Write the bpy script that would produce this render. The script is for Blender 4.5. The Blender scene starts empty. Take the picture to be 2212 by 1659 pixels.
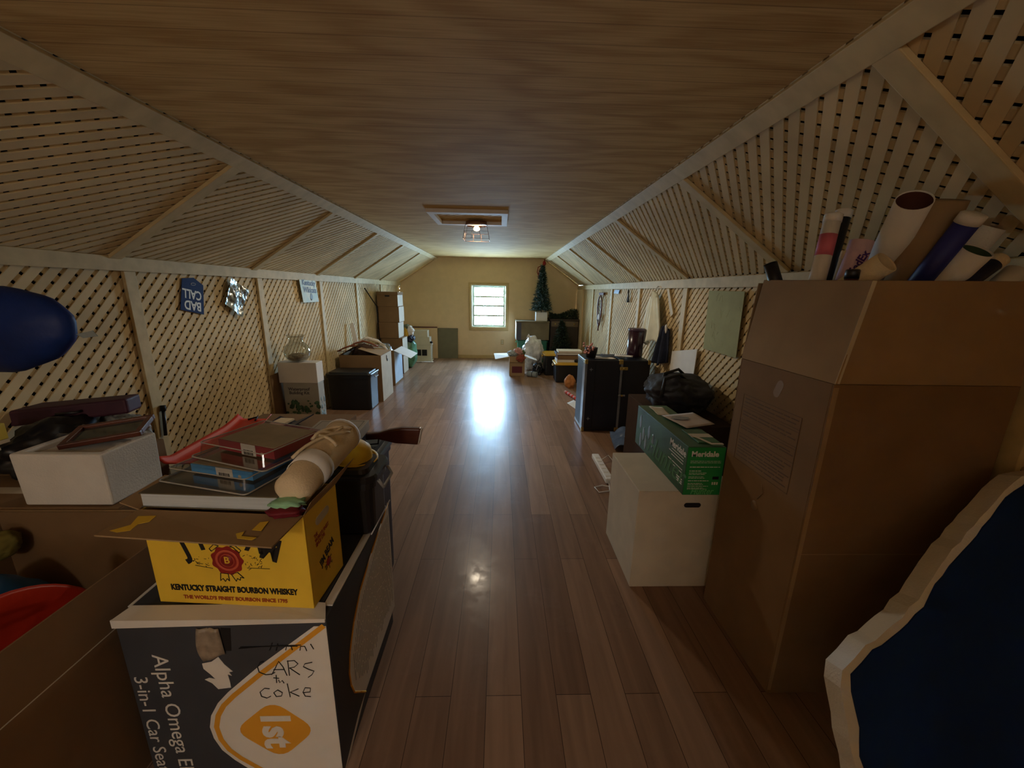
import bpy, bmesh, math, random
from mathutils import Vector, Matrix, Euler, noise
R = math.radians
C = bpy.context.scene.collection
random.seed(7)

# ------------------------------------------------------------------ camera
cam = bpy.data.cameras.new('camera'); camo = bpy.data.objects.new('camera', cam); C.objects.link(camo)
cam.sensor_fit = 'HORIZONTAL'; cam.sensor_width = 36.0; cam.lens = 831/2212*36; cam.clip_start = .03
fw = Vector(((1082-1106)/831, -(628-829.5)/831, -1)).normalized()
rt = Vector((1, -.018, 0)); rt = (rt - rt.dot(fw)*fw).normalized()
up = rt.cross(fw)
camo.matrix_world = Matrix.Translation((0, 0, 1.5)) @ Matrix((rt, fw, up)).to_4x4()
bpy.context.scene.camera = camo

# ------------------------------------------------------------------ light and exposure
SKY = 120.0; BULB = 46.0; REAR_FILL = 22.0; REAR_FILL_LOW = 13.0; EXPOSURE = 0.0
w = bpy.data.worlds.new('sky'); bpy.context.scene.world = w; w.use_nodes = True
w.node_tree.nodes['Background'].inputs[0].default_value = (.46, .70, 1, 1)
w.node_tree.nodes['Background'].inputs[1].default_value = SKY
vs = bpy.context.scene.view_settings
vs.view_transform = 'Standard'; vs.look = 'None'; vs.exposure = EXPOSURE; vs.gamma = 1; vs.use_curve_mapping = False
pl = bpy.data.lights.new('window_portal', 'AREA'); pl.shape = 'RECTANGLE'; pl.size = .8; pl.size_y = .95
plo = bpy.data.objects.new('window_portal', pl); C.objects.link(plo)
plo.location = (-.264, 8.79, 1.157); plo.rotation_euler = (R(-90), 0, 0); pl.cycles.is_portal = True

# ------------------------------------------------------------------ helpers
def lin(h):
    if isinstance(h, str):
        c = [int(h[i:i+2], 16)/255 for i in (0, 2, 4)]
    else:
        c = [v/255 for v in h]
    return tuple((v/12.92 if v <= .04045 else ((v+.055)/1.055)**2.4) for v in c) + (1,)

MATS = {}
def mat(name, rgb, rough=.6, var=.12, scale=(8, 8, 8), metal=0, spec=.4, bump=0, bscale=60, alpha=1, coat=0, trans=0, two=None):
    m = bpy.data.materials.new(name); m.use_nodes = True; nt = m.node_tree; N = nt.nodes; L = nt.links
    b = N['Principled BSDF']; c = lin(rgb)
    b.inputs['Roughness'].default_value = rough; b.inputs['Metallic'].default_value = metal
    b.inputs['Specular IOR Level'].default_value = spec; b.inputs['Coat Weight'].default_value = coat
    b.inputs['Coat Roughness'].default_value = .1
    b.inputs['Transmission Weight'].default_value = trans
    b.inputs['Base Color'].default_value = c
    if var or two:
        tc = N.new('ShaderNodeTexCoord'); mp = N.new('ShaderNodeMapping'); mp.inputs['Scale'].default_value = scale
        nz = N.new('ShaderNodeTexNoise'); nz.inputs['Scale'].default_value = 1; nz.inputs['Detail'].default_value = 5
        mx = N.new('ShaderNodeMix'); mx.data_type = 'RGBA'
        c2 = lin(two) if two else tuple(min(1, v*(1+var)) for v in c[:3])+(1,)
        c1 = c if two else tuple(v*(1-var) for v in c[:3])+(1,)
        mx.inputs[6].default_value = c1; mx.inputs[7].default_value = c2
        rp = N.new('ShaderNodeMapRange'); rp.inputs[1].default_value = .35; rp.inputs[2].default_value = .65
        L.new(tc.outputs['Object'], mp.inputs[0]); L.new(mp.outputs[0], nz.inputs['Vector'])
        L.new(nz.outputs[0], rp.inputs[0]); L.new(rp.outputs[0], mx.inputs[0]); L.new(mx.outputs[2], b.inputs['Base Color'])
    if bump:
        tc2 = N.new('ShaderNodeTexCoord')
        n2 = N.new('ShaderNodeTexNoise'); n2.inputs['Scale'].default_value = bscale; n2.inputs['Detail'].default_value = 4
        bp = N.new('ShaderNodeBump'); bp.inputs['Strength'].default_value = bump; bp.inputs['Distance'].default_value = .01
        L.new(tc2.outputs['Object'], n2.inputs['Vector']); L.new(n2.outputs[0], bp.inputs['Height']); L.new(bp.outputs[0], b.inputs['Normal'])
    if alpha < 1: b.inputs['Alpha'].default_value = alpha
    MATS[name] = m
    return m

def clear_mat(name, tint, gloss=.1, rough=.05):
    m = bpy.data.materials.new(name); m.use_nodes = True; nt = m.node_tree; N = nt.nodes; L = nt.links
    N.remove(N['Principled BSDF']); t = N.new('ShaderNodeBsdfTransparent'); t.inputs[0].default_value = lin(tint)
    g = N.new('ShaderNodeBsdfGlossy'); g.inputs['Roughness'].default_value = rough
    fr = N.new('ShaderNodeLayerWeight'); fr.inputs[0].default_value = .35
    mr = N.new('ShaderNodeMapRange'); mr.inputs[3].default_value = gloss; mr.inputs[4].default_value = .42
    mx = N.new('ShaderNodeMixShader'); L.new(fr.outputs['Fresnel'], mr.inputs[0]); L.new(mr.outputs[0], mx.inputs[0])
    L.new(t.outputs[0], mx.inputs[1]); L.new(g.outputs[0], mx.inputs[2]); L.new(mx.outputs[0], N['Material Output'].inputs[0])
    return m

def emit_mat(name, rgb, s):
    m = bpy.data.materials.new(name); m.use_nodes = True; b = m.node_tree.nodes['Principled BSDF']
    b.inputs['Emission Color'].default_value = lin(rgb); b.inputs['Emission Strength'].default_value = s
    b.inputs['Base Color'].default_value = lin(rgb); return m

class MB:
    """collects shapes and links them as ONE mesh object"""
    def __init__(s): s.bm = bmesh.new()
    def _q(s, vs, fs, m=0, smooth=False):
        v = [s.bm.verts.new(p) for p in vs]
        for f in fs:
            try:
                fc = s.bm.faces.new([v[i] for i in f]); fc.material_index = m; fc.smooth = smooth
            except ValueError: pass
        return v
    def box(s, x0, x1, y0, y1, z0, z1, m=0, M=None, taper=0):
        t = taper
        vs = [(x0+t, y0+t, z0), (x1-t, y0+t, z0), (x1-t, y1-t, z0), (x0+t, y1-t, z0), (x0, y0, z1), (x1, y0, z1), (x1, y1, z1), (x0, y1, z1)]
        if M: vs = [M @ Vector(p) for p in vs]
        s._q(vs, [(0, 3, 2, 1), (4, 5, 6, 7), (0, 1, 5, 4), (1, 2, 6, 5), (2, 3, 7, 6), (3, 0, 4, 7)], m); return s
    def slab(s, pts, d, m=0, m2=None):
        """polygon pts extruded along vector d"""
        n = len(pts); d = Vector(d); a = [Vector(p) for p in pts]; vs = a + [p+d for p in a]
        fs = [tuple(range(n))[::-1], tuple(range(n, 2*n))] + [(i, (i+1) % n, n+(i+1) % n, n+i) for i in range(n)]
        v = [s.bm.verts.new(p) for p in vs]
        for k, f in enumerate(fs):
            fc = s.bm.faces.new([v[i] for i in f]); fc.material_index = m if (k < 2 or m2 is None) else m2
        return s
    def tube(s, pts, r, seg=8, m=0, cap=True, closed=False):
        pts = [Vector(p) for p in pts]; n = len(pts); rr = r if isinstance(r, (list, tuple)) else [r]*n
        rings = []; prev = None
        for i, p in enumerate(pts):
            if closed: t = (pts[(i+1) % n]-pts[i-1]).normalized()
            else: t = (pts[min(i+1, n-1)]-pts[max(i-1, 0)]).normalized()
            if prev is None:
                a = Vector((0, 0, 1)) if abs(t.z) < .9 else Vector((1, 0, 0))
                u = t.cross(a).normalized()
            else:
                u = (prev - prev.dot(t)*t).normalized()
            prev = u; v = t.cross(u)
            rings.append([s.bm.verts.new(p + rr[i]*(math.cos(2*math.pi*k/seg)*u+math.sin(2*math.pi*k/seg)*v)) for k in range(seg)])
        for i in range(n if closed else n-1):
            a, b = rings[i], rings[(i+1) % n]
            for k in range(seg):
                f = s.bm.faces.new((a[k], a[(k+1) % seg], b[(k+1) % seg], b[k])); f.material_index = m; f.smooth = True
        if cap and not closed:
            for rg in (rings[0][::-1], rings[-1]):
                f = s.bm.faces.new(rg); f.material_index = m
        return s
    def lathe(s, prof, M=None, seg=24, m=0, smooth=True):
        M = M or Matrix(); rings = []
        for r, z in prof:
            if r < 1e-6: rings.append([s.bm.verts.new(M @ Vector((0, 0, z)))])
            else: rings.append([s.bm.verts.new(M @ Vector((r*math.cos(2*math.pi*k/seg), r*math.sin(2*math.pi*k/seg), z))) for k in range(seg)])
        for a, b in zip(rings, rings[1:]):
            for k in range(seg):
                k2 = (k+1) % seg
                vs = [a[k % len(a)], a[k2 % len(a)], b[k2 % len(b)], b[k % len(b)]]
                u = []
                for q in vs:
                    if q not in u: u.append(q)
                if len(u) > 2:
                    f = s.bm.faces.new(u); f.material_index = m; f.smooth = smooth
        return s
    def blob(s, c, rad, amp=.2, freq=2.5, seed=0, sub=4, m=0, flat=None, M=None):
        r = bmesh.ops.create_icosphere(s.bm, subdivisions=sub, radius=1)
        for v in r['verts']:
            p = v.co.copy(); k = 1 + amp*noise.fractal(p*freq+Vector((seed*7.3, seed*1.7, 0)), .8, 2, 4)
            p = Vector((p.x*rad[0]*k, p.y*rad[1]*k, p.z*rad[2]*k))
            if M: p = M @ p
            v.co = p + Vector(c)
            if flat is not None and v.co.z < flat: v.co.z = flat
            for f in v.link_faces: f.material_index = m; f.smooth = True
        return s
    def sheet(s, fn, nu, nv, m=0, smooth=True):
        g = [[s.bm.verts.new(fn(i/nu, j/nv)) for j in range(nv+1)] for i in range(nu+1)]
        for i in range(nu):
            for j in range(nv):
                f = s.bm.faces.new((g[i][j], g[i+1][j], g[i+1][j+1], g[i][j+1])); f.material_index = m; f.smooth = smooth
        return s
    def build(s, name, mats, parent=None, world=True, bevel=0, solid=0, seg=2):
        bmesh.ops.recalc_face_normals(s.bm, faces=s.bm.faces) if not solid else None
        me = bpy.data.meshes.new(name); s.bm.to_mesh(me); s.bm.free()
        for m in (mats if isinstance(mats, (list, tuple)) else [mats]): me.materials.append(m)
        o = bpy.data.objects.new(name, me); C.objects.link(o)
        if parent is not None:
            W = WM.get(parent.name, Matrix())
            if world: me.transform(W.inverted())
            o.parent = parent; WM[o.name] = W
        else:
            cs = [Vector(v.co) for v in me.vertices]
            lo = Vector([min(c[i] for c in cs) for i in range(3)]); hi = Vector([max(c[i] for c in cs) for i in range(3)])
            b = Vector(((lo.x+hi.x)/2, (lo.y+hi.y)/2, lo.z)); me.transform(Matrix.Translation(-b)); o.location = b
            WM[o.name] = Matrix.Translation(b)
        if solid:
            md = o.modifiers.new('solid', 'SOLIDIFY'); md.thickness = solid; md.offset = 0
        if bevel:
            md = o.modifiers.new('bevel', 'BEVEL'); md.width = bevel; md.segments = seg; md.limit_method = 'ANGLE'; md.angle_limit = R(35)
        return o
WM = {}

def tag(o, label=None, cat=None, group=None, kind=None):
    if label: o['label'] = label
    if cat: o['category'] = cat
    if group: o['group'] = group
    if kind: o['kind'] = kind
    return o
def thing(name, label, cat, loc, rotz=0, group=None):
    o = bpy.data.objects.new(name, None); C.objects.link(o); o.empty_display_size = .05
    o.location = loc; o.rotation_euler = (0, 0, rotz); WM[o.name] = Matrix.Translation(loc) @ Matrix.Rotation(rotz, 4, 'Z')
    return tag(o, label, cat, group)
def struct(mb, name, mats, **k):
    return tag(mb.build(name, mats, **k), kind='structure')

FRONT = Matrix.Rotation(R(90), 4, 'X')                                   # text facing -Y
RIGHTF = Matrix.Rotation(R(90), 4, 'Z') @ FRONT                          # text facing +X
LEFTF = Matrix.Rotation(R(-90), 4, 'Z') @ FRONT                          # text facing -X
TOPF = Matrix()
def text(body, size, m, parent, loc, F, roll=0, sx=1, bold=0, shear=0, align='CENTER', world=True, name='lettering', ext=.0004):
    cu = bpy.data.curves.new('t', 'FONT'); cu.body = body; cu.size = size; cu.align_x = align; cu.align_y = 'CENTER'
    cu.extrude = ext; cu.offset = bold; cu.shear = shear; cu.space_line = .9; cu.resolution_u = 3
    o = bpy.data.objects.new('t', cu); C.objects.link(o); dg = bpy.context.evaluated_depsgraph_get()
    me = bpy.data.meshes.new_from_object(o.evaluated_get(dg)); bpy.data.objects.remove(o); bpy.data.curves.remove(cu)
    me.name = name
    T = Matrix.Translation(loc) @ F @ Matrix.Rotation(roll, 4, 'Z') @ Matrix.Diagonal((sx, 1, 1, 1)); me.transform(T)
    if world: me.transform(WM[parent.name].inverted())
    me.materials.clear(); me.materials.append(m)
    t = bpy.data.objects.new(name, me); C.objects.link(t); t.parent = parent; WM[t.name] = WM[parent.name]
    return t

# ------------------------------------------------------------------ materials
M_lat = mat('lattice_wood', (214, 190, 146), .75, .10, (3, 3, 3), spec=.2)
def island(m, lo=.90, hi=1.08):
    nt = m.node_tree; N = nt.nodes; L = nt.links; b = N['Principled BSDF']; src = b.inputs['Base Color'].links[0].from_socket
    g = N.new('ShaderNodeNewGeometry'); r = N.new('ShaderNodeMapRange'); r.inputs[3].default_value = lo; r.inputs[4].default_value = hi
    x = N.new('ShaderNodeMix'); x.data_type = 'RGBA'; x.blend_type = 'MULTIPLY'; x.inputs[0].default_value = 1
    L.new(g.outputs['Random Per Island'], r.inputs[0]); L.new(src, x.inputs[6]); L.new(r.outputs[0], x.inputs[7]); L.new(x.outputs[2], b.inputs['Base Color'])
island(M_lat)
M_pine = mat('pine_board', (204, 182, 136), .65, .10, (2, 12, 12), spec=.3)
M_dark = mat('cavity_dark', (34, 26, 18), .95, .2, spec=.1)  # near-black colour put in for the shaded cavity behind the lattice
M_wall = mat('tan_paint', (224, 196, 154), .8, .03, spec=.2)
M_casing = mat('tan_casing', (190, 160, 108), .6, .05)
M_sash = mat('sash_paint', (196, 200, 178), .5, .03)
M_card = mat('cardboard', (160, 132, 98), .85, .07, (5, 5, 5), spec=.15)
M_card2 = mat('cardboard_dark', (132, 104, 74), .85, .07, (5, 5, 5), spec=.15)
M_cardL = mat('cardboard_light', (206, 194, 174), .8, .05, spec=.2)
M_white = mat('white_card', (226, 220, 212), .7, .04, spec=.25)
M_slate = mat('slate_print', (62, 64, 70), .55, .08, spec=.35)
M_yellow = mat('yellow_print', (236, 196, 60), .6, .05, spec=.3)
M_ink = mat('black_ink', (24, 20, 20), .6, 0)
M_redink = mat('red_ink', (168, 70, 30), .6, 0)
M_orange = mat('orange_print', (226, 160, 46), .6, .04)
M_black = mat('black_plastic', (24, 24, 27), .38, .1, spec=.5)
M_navy = mat('navy_vinyl', (28, 30, 56), .45, .1, spec=.5)
M_blue = mat('blue_fabric', (16, 46, 100), .75, .12, (4, 4, 4), spec=.2)
M_foamw = mat('white_foam', (226, 222, 216), .85, .04, spec=.2, bump=.2, bscale=150)
M_grey = mat('grey_plastic', (150, 150, 150), .5, .05)
M_green = mat('green_print', (40, 140, 70), .45, .06, spec=.4)
M_dgreen = mat('dark_green_print', (56, 96, 66), .4, .35, (4, 4, 4), spec=.4)
M_red = mat('red_plastic', (214, 56, 32), .4, .06, spec=.5)
M_wood = mat('walnut', (92, 46, 30), .35, .25, (2, 14, 14), spec=.5)
M_cream = mat('cream_canvas', (226, 206, 172), .85, .05, spec=.1, bump=.2, bscale=200)
M_brass = mat('brass', (190, 160, 90), .4, .15, metal=.8)
M_steel = mat('steel', (190, 192, 196), .3, .05, metal=.9)
M_paper = mat('paper', (222, 214, 204), .7, .04, spec=.2)
M_copper = mat('copper_wire', (124, 88, 64), .45, 0, metal=.4)
M_glass = clear_mat('pane_glass', (246, 250, 250), .04, .02)
M_clear = clear_mat('clear_plastic', (240, 240, 238), .07, .12)
M_bag = clear_mat('bag_plastic', (215, 222, 230), .35, .3)
M_leafd = mat('dark_needles', (34, 58, 44), .7, .35, (20, 20, 20))
M_leafx = mat('black_needles', (36, 48, 30), .8, .35, (20, 20, 20))

def floor_mat():
    m = bpy.data.materials.new('laminate_floor'); m.use_nodes = True; nt = m.node_tree; N = nt.nodes; L = nt.links
    b = N['Principled BSDF']; tc = N.new('ShaderNodeTexCoord')
    sw = N.new('ShaderNodeMapping'); sw.inputs['Rotation'].default_value = (0, 0, R(90)); sw.inputs['Location'].default_value = (.3, .062, 0)
    L.new(tc.outputs['Object'], sw.inputs[0])
    br = N.new('ShaderNodeTexBrick'); br.inputs['Scale'].default_value = 1; br.inputs['Brick Width'].default_value = 1.22
    br.inputs['Row Height'].default_value = .1335; br.inputs['Mortar Size'].default_value = .0012; br.offset = .37; br.inputs['Bias'].default_value = 0
    br.inputs['Color1'].default_value = lin((124, 94, 74)); br.inputs['Color2'].default_value = lin((156, 123, 99)); br.inputs['Mortar'].default_value = lin((62, 42, 30))
    L.new(sw.outputs[0], br.inputs['Vector'])
    mp = N.new('ShaderNodeMapping'); mp.inputs['Scale'].default_value = (22, 1.6, 1); L.new(tc.outputs['Object'], mp.inputs[0])
    nz = N.new('ShaderNodeTexNoise'); nz.inputs['Scale'].default_value = 1; nz.inputs['Detail'].default_value = 6; nz.inputs['Distortion'].default_value = .6
    L.new(mp.outputs[0], nz.inputs['Vector'])
    mr = N.new('ShaderNodeMapRange'); mr.inputs[1].default_value = .3; mr.inputs[2].default_value = .7; mr.inputs[3].default_value = .8; mr.inputs[4].default_value = 1.14
    L.new(nz.outputs[0], mr.inputs[0])
    mx = N.new('ShaderNodeMix'); mx.data_type = 'RGBA'; mx.blend_type = 'MULTIPLY'; mx.inputs[0].default_value = 1
    L.new(br.outputs['Color'], mx.inputs[6]); L.new(mr.outputs[0], mx.inputs[7]); L.new(mx.outputs[2], b.inputs['Base Color'])
    d = N.new('ShaderNodeTexNoise'); d.inputs['Scale'].default_value = 4.5; d.inputs['Detail'].default_value = 7; d.inputs['Roughness'].default_value = .7
    L.new(tc.outputs['Object'], d.inputs['Vector'])
    b.inputs['Roughness'].default_value = .36; b.inputs['Specular IOR Level'].default_value = .16
    r = N.new('ShaderNodeMapRange'); r.inputs[1].default_value = .44; r.inputs[2].default_value = .60; r.inputs[3].default_value = .09; r.inputs[4].default_value = .3
    L.new(d.outputs[0], r.inputs[0]); L.new(r.outputs[0], b.inputs['Coat Roughness']); b.inputs['Coat Weight'].default_value = .13
    return m

def ceiling_mat():
    m = bpy.data.materials.new('oak_plywood'); m.use_nodes = True; nt = m.node_tree; N = nt.nodes; L = nt.links
    b = N['Principled BSDF']; tc = N.new('ShaderNodeTexCoord')
    mp = N.new('ShaderNodeMapping'); mp.inputs['Scale'].default_value = (.8, 3.6, 1); L.new(tc.outputs['Object'], mp.inputs[0])
    nz = N.new('ShaderNodeTexNoise'); nz.inputs['Scale'].default_value = 1.0; nz.inputs['Detail'].default_value = 2; L.new(mp.outputs[0], nz.inputs['Vector'])
    mu = N.new('ShaderNodeMath'); mu.operation = 'MULTIPLY'; mu.inputs[1].default_value = 40; L.new(nz.outputs[0], mu.inputs[0])
    sn = N.new('ShaderNodeMath'); sn.operation = 'SINE'; L.new(mu.outputs[0], sn.inputs[0])
    mp2 = N.new('ShaderNodeMapping'); mp2.inputs['Scale'].default_value = (5, 130, 1); L.new(tc.outputs['Object'], mp2.inputs[0])
    n2 = N.new('ShaderNodeTexNoise'); n2.inputs['Scale'].default_value = 1; n2.inputs['Detail'].default_value = 4; L.new(mp2.outputs[0], n2.inputs['Vector'])
    ad = N.new('ShaderNodeMath'); ad.operation = 'MULTIPLY_ADD'; ad.inputs[1].default_value = .17; L.new(sn.outputs[0], ad.inputs[0]); L.new(n2.outputs[0], ad.inputs[2])
    rp = N.new('ShaderNodeMapRange'); rp.inputs[1].default_value = .25; rp.inputs[2].default_value = .75
    L.new(ad.outputs[0], rp.inputs[0])
    mx = N.new('ShaderNodeMix'); mx.data_type = 'RGBA'; mx.inputs[6].default_value = lin((186, 150, 96)); mx.inputs[7].default_value = lin((214, 182, 126)); L.new(rp.outputs[0], mx.inputs[0])
    # grooves across the room
    sp = N.new('ShaderNodeSeparateXYZ'); L.new(tc.outputs['Object'], sp.inputs[0])
    fr = N.new('ShaderNodeMath'); fr.operation = 'PINGPONG'; fr.inputs[1].default_value = .0435; L.new(sp.outputs[1], fr.inputs[0])
    lt = N.new('ShaderNodeMath'); lt.operation = 'LESS_THAN'; lt.inputs[1].default_value = .0016; L.new(fr.outputs[0], lt.inputs[0])
    g = N.new('ShaderNodeMix'); g.data_type = 'RGBA'; g.inputs[7].default_value = lin((110, 84, 50)); L.new(mx.outputs[2], g.inputs[6])
    m3 = N.new('ShaderNodeMath'); m3.operation = 'MULTIPLY'; m3.inputs[1].default_value = .5; L.new(lt.outputs[0], m3.inputs[0]); L.new(m3.outputs[0], g.inputs[0])
    L.new(g.outputs[2], b.inputs['Base Color']); b.inputs['Roughness'].default_value = .8; b.inputs['Specular IOR Level'].default_value = .08
    return m
M_floor = floor_mat(); M_ceil = ceiling_mat()

# ------------------------------------------------------------------ the room
XL, XR, CL, CR, ZC, ZK, YB, YF = -2.2, 1.71, -1.37, .94, 2.177, 1.64, 8.67, -3.0
struct(MB().box(XL-.1, XR+.1, YF-.1, YB+.1, -.06, 0), 'floor', M_floor)
HX0, HX1, HY0, HY1 = -.60, .0, 3.66, 4.17
mb = MB(); t = .02
mb.box(CL, HX0, YF, YB, ZC, ZC+t).box(HX1, CR, YF, YB, ZC, ZC+t).box(HX0, HX1, YF, HY0, ZC, ZC+t).box(HX0, HX1, HY1, YB, ZC, ZC+t)
co = struct(mb, 'ceiling', M_ceil)

def clip(poly, L, H):
    def half(p, f, inter):
        out = []
        for i in range(len(p)):
            a, b = p[i-1], p[i]; fa, fb = f(a), f(b)
            if fa >= 0 and fb < 0 or fa < 0 and fb >= 0:
                k = fa/(fa-fb); out.append((a[0]+k*(b[0]-a[0]), a[1]+k*(b[1]-a[1])))
            if fb >= 0: out.append(b)
        return out
    for f in (lambda q: q[0], lambda q: L-q[0], lambda q: q[1], lambda q: H-q[1]):
        if len(poly) < 3: return []
        poly = half(poly, f, None)
    return poly if len(poly) > 2 else []

def lattice(mb, O, A, B, L, H, front=1, wd=.0385, pitch=.0559, m=0, th=.0065):
    """two layers of diagonal slats on the plane O + a*A + b*B, normal N into the room"""
    O, A, B = Vector(O), Vector(A).normalized(), Vector(B).normalized(); Nn = A.cross(B)
    for layer, sg in ((0, front), (1, -front)):
        d = (math.sqrt(.5), sg*math.sqrt(.5)); n = (-d[1], d[0])
        cs = [x*n[0]+y*n[1] for x, y in ((0, 0), (L, 0), (0, H), (L, H))]
        k0, k1 = int(min(cs)/pitch)-1, int(max(cs)/pitch)+1; ln = L+H
        for k in range(k0, k1+1):
            c = k*pitch; cxy = (c*n[0], c*n[1])
            q = [(cxy[0]+s1*ln*d[0]+s2*wd/2*n[0], cxy[1]+s1*ln*d[1]+s2*wd/2*n[1]) for s1, s2 in ((-1, -1), (1, -1), (1, 1), (-1, 1))]
            q = clip(q, L, H)
            if q:
                off = 0 if layer == 0 else -th
                mb.slab([O + A*a + B*b_ + Nn*(off-th) for a, b_ in q], Nn*th, m)
    return mb
LEN = YB-YF
uL = Vector((CL-XL, 0, ZC-ZK)); uR = Vector((CR-XR, 0, ZC-ZK))
struct(lattice(MB(), (XL, YF, 0), (0, 1, 0), (0, 0, 1), LEN, ZK), 'wall_left', M_lat)
struct(lattice(MB(), (XR, YB, 0), (0, -1, 0), (0, 0, 1), LEN, ZK), 'wall_right', M_lat)
struct(lattice(MB(), (XL, YF, ZK), (0, 1, 0), uL, LEN, uL.length), 'wall_left_upper', M_lat)
struct(lattice(MB(), (XR, YB, ZK), (0, -1, 0), uR, LEN, uR.length), 'wall_right_upper', M_lat)
def outer(O, d1, d2, nrm): return MB().slab([O, O+d1, O+d1+d2, O+d2], nrm)
V = Vector
nL = V((-uL.z, 0, uL.x)).normalized(); nR = V((-uR.z, 0, uR.x)).normalized()*1
if nR.z < 0: nR = -nR
if nL.z < 0: nL = -nL
struct(outer(V((XL-.09, YF, -.05)), V((0, LEN, 0)), V((0, 0, ZK+.1)), V((-.03, 0, 0))), 'wall_left_outer', M_dark)
struct(outer(V((XR+.09, YF, -.05)), V((0, LEN, 0)), V((0, 0, ZK+.1)), V((.03, 0, 0))), 'wall_right_outer', M_dark)
struct(outer(V((XL, YF, ZK))+nL*.09-uL*.08, V((0, LEN, 0)), uL*1.15, nL*.03), 'wall_left_roof', M_dark)
struct(outer(V((XR, YF, ZK))+nR*.09-uR*.08, V((0, LEN, 0)), uR*1.15, nR*.03), 'wall_right_roof', M_dark)
# end walls
WX0, WX1, WZ0, WZ1 = -.65, .122, .70, 1.614
def zroof(x): return ZK+(x-XL)/(CL-XL)*(ZC-ZK) if x < CL else (ZC if x < CR else ZC+(x-CR)/(XR-CR)*(ZK-ZC))
mb = MB(); T = (0, .12, 0)
def yp(pts): return [(x, YB, z) for x, z in pts]
mb.slab(yp([(XL, 0), (WX0, 0), (WX0, ZC), (CL, ZC), (XL, ZK)]), T)
mb.slab(yp([(WX1, 0), (XR, 0), (XR, ZK), (CR, ZC), (WX1, ZC)]), T)
mb.slab(yp([(WX0, 0), (WX1, 0), (WX1, WZ0), (WX0, WZ0)]), T)
mb.slab(yp([(WX0, WZ1), (WX1, WZ1), (WX1, ZC), (WX0, ZC)]), T)
struct(mb, 'wall_back', M_wall)
mb = MB(); mb.slab([(x, YF-.1, z) for x, z in [(XL, 0), (XR, 0), (XR, ZK), (CR, ZC), (CL, ZC), (XL, ZK)]], (0, .1, 0))
struct(mb, 'wall_front', M_wall)
struct(MB().box(XL, XR, YB-.014, YB, 0, .075), 'baseboard_back', M_casing, bevel=.003)
# window
wn = thing('window_1', None, None, (-.264, YB, WZ0)); wn['kind'] = 'structure'
c = .052; mb = MB()
mb.box(WX0-c, WX0, YB-.018, YB, WZ0-.07, WZ1+c).box(WX1, WX1+c, YB-.018, YB, WZ0-.07, WZ1+c).box(WX0, WX1, YB-.018, YB, WZ1, WZ1+c).box(WX0, WX1, YB-.022, YB, WZ0-.07, WZ0)
mb.build('window_casing', M_casing, wn, bevel=.003)
mb = MB(); j = .022
mb.box(WX0, WX0+j, YB, YB+.1, WZ0, WZ1).box(WX1-j, WX1, YB, YB+.1, WZ0, WZ1).box(WX0+j, WX1-j, YB, YB+.1, WZ1-j, WZ1).box(WX0+j, WX1-j, YB, YB+.1, WZ0, WZ0+j)
mb.build('window_frame', M_sash, wn, bevel=.002)
zm = (WZ0+WZ1)/2+.005
for z0, z1, y in ((zm-.026, WZ1-j, YB+.06), (WZ0+j, zm+.026, YB+.03)):
    mb = MB(); x0, x1 = WX0+j+.002, WX1-j-.002; s_ = .042
    mb.box(x0, x0+s_, y, y+.028, z0, z1).box(x1-s_, x1, y, y+.028, z0, z1).box(x0+s_, x1-s_, y, y+.028, z1-.03, z1).box(x0+s_, x1-s_, y, y+.028, z0, z0+.032)
    zz = (z0+z1)/2; mb.box(x0+s_, x1-s_, y+.004, y+.024, zz-.017, zz+.017)
    so = mb.build('window_sash', M_sash, wn, bevel=.002)
    MB().box(x0+s_, x1-s_, y+.012, y+.015, z0+.03, z1-.028).build('window_pane', M_glass, so)

# boards on the seams: trim_1 .. trim_n
tn = [0]
def trim(mb, m=M_pine, bevel=.003):
    tn[0] += 1; return struct(mb, 'trim_%d' % tn[0], m, bevel=bevel)
iL, iR = -nL, -nR                                                   # into the room
uLn, uRn = uL.normalized(), uR.normalized()
def board(P, A, B, N_, la, lb, th): # slab from P spanning la*A, lb*B, thickness th along N_
    A, B, N_ = V(A), V(B), V(N_); P = V(P)
    return MB().slab([P, P+A*la, P+A*la+B*lb, P+B*lb], N_*th)
trim(board(V((CL, YF, ZC))-uLn*.085+iL*.001, (0, 1, 0), uLn, iL, LEN, .082, .02))
trim(board(V((CR, YF, ZC))-uRn*.085+iR*.001, (0, 1, 0), uRn, iR, LEN, .082, .02))
trim(MB().box(XL+.001, XL+.03, YF, YB, 1.572, 1.652)); trim(MB().box(XR-.03, XR-.001, YF, YB, 1.553, 1.633))
for y in (-1.29, -.07, 1.146, 2.325, 3.58, 4.795, 6.0, 7.22):
    trim(MB().box(XL+.001, XL+.02, y+.05, y+.125, 0, 1.572))
    trim(MB().box(XR-.02, XR-.001, y-.035, y+.05, 0, 1.553))
    trim(board(V((XL, y-.03, ZK))+uLn*.02+iL*.001, (0, 1, 0), uLn, iL, .075, uL.length-.1, .019))
    trim(board(V((XR, y-.03, ZK))+uRn*.02+iR*.001, (0, 1, 0), uRn, iR, .075, uR.length-.1, .019))
trim(MB().box(XR-.035, XR-.001, YB-.62, YB-.015, 0, 1.553), M_wall)                      # plain panel in the far right corner
trim(board(V((XL, YB-.05, ZK))+uLn*.02+iL*.001, (0, 1, 0), uLn, iL, .048, uL.length-.1, .02), M_casing)
trim(board(V((XR, YB-.05, ZK))+uRn*.02+iR*.001, (0, 1, 0), uRn, iR, .048, uR.length-.1, .02), M_casing)
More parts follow.
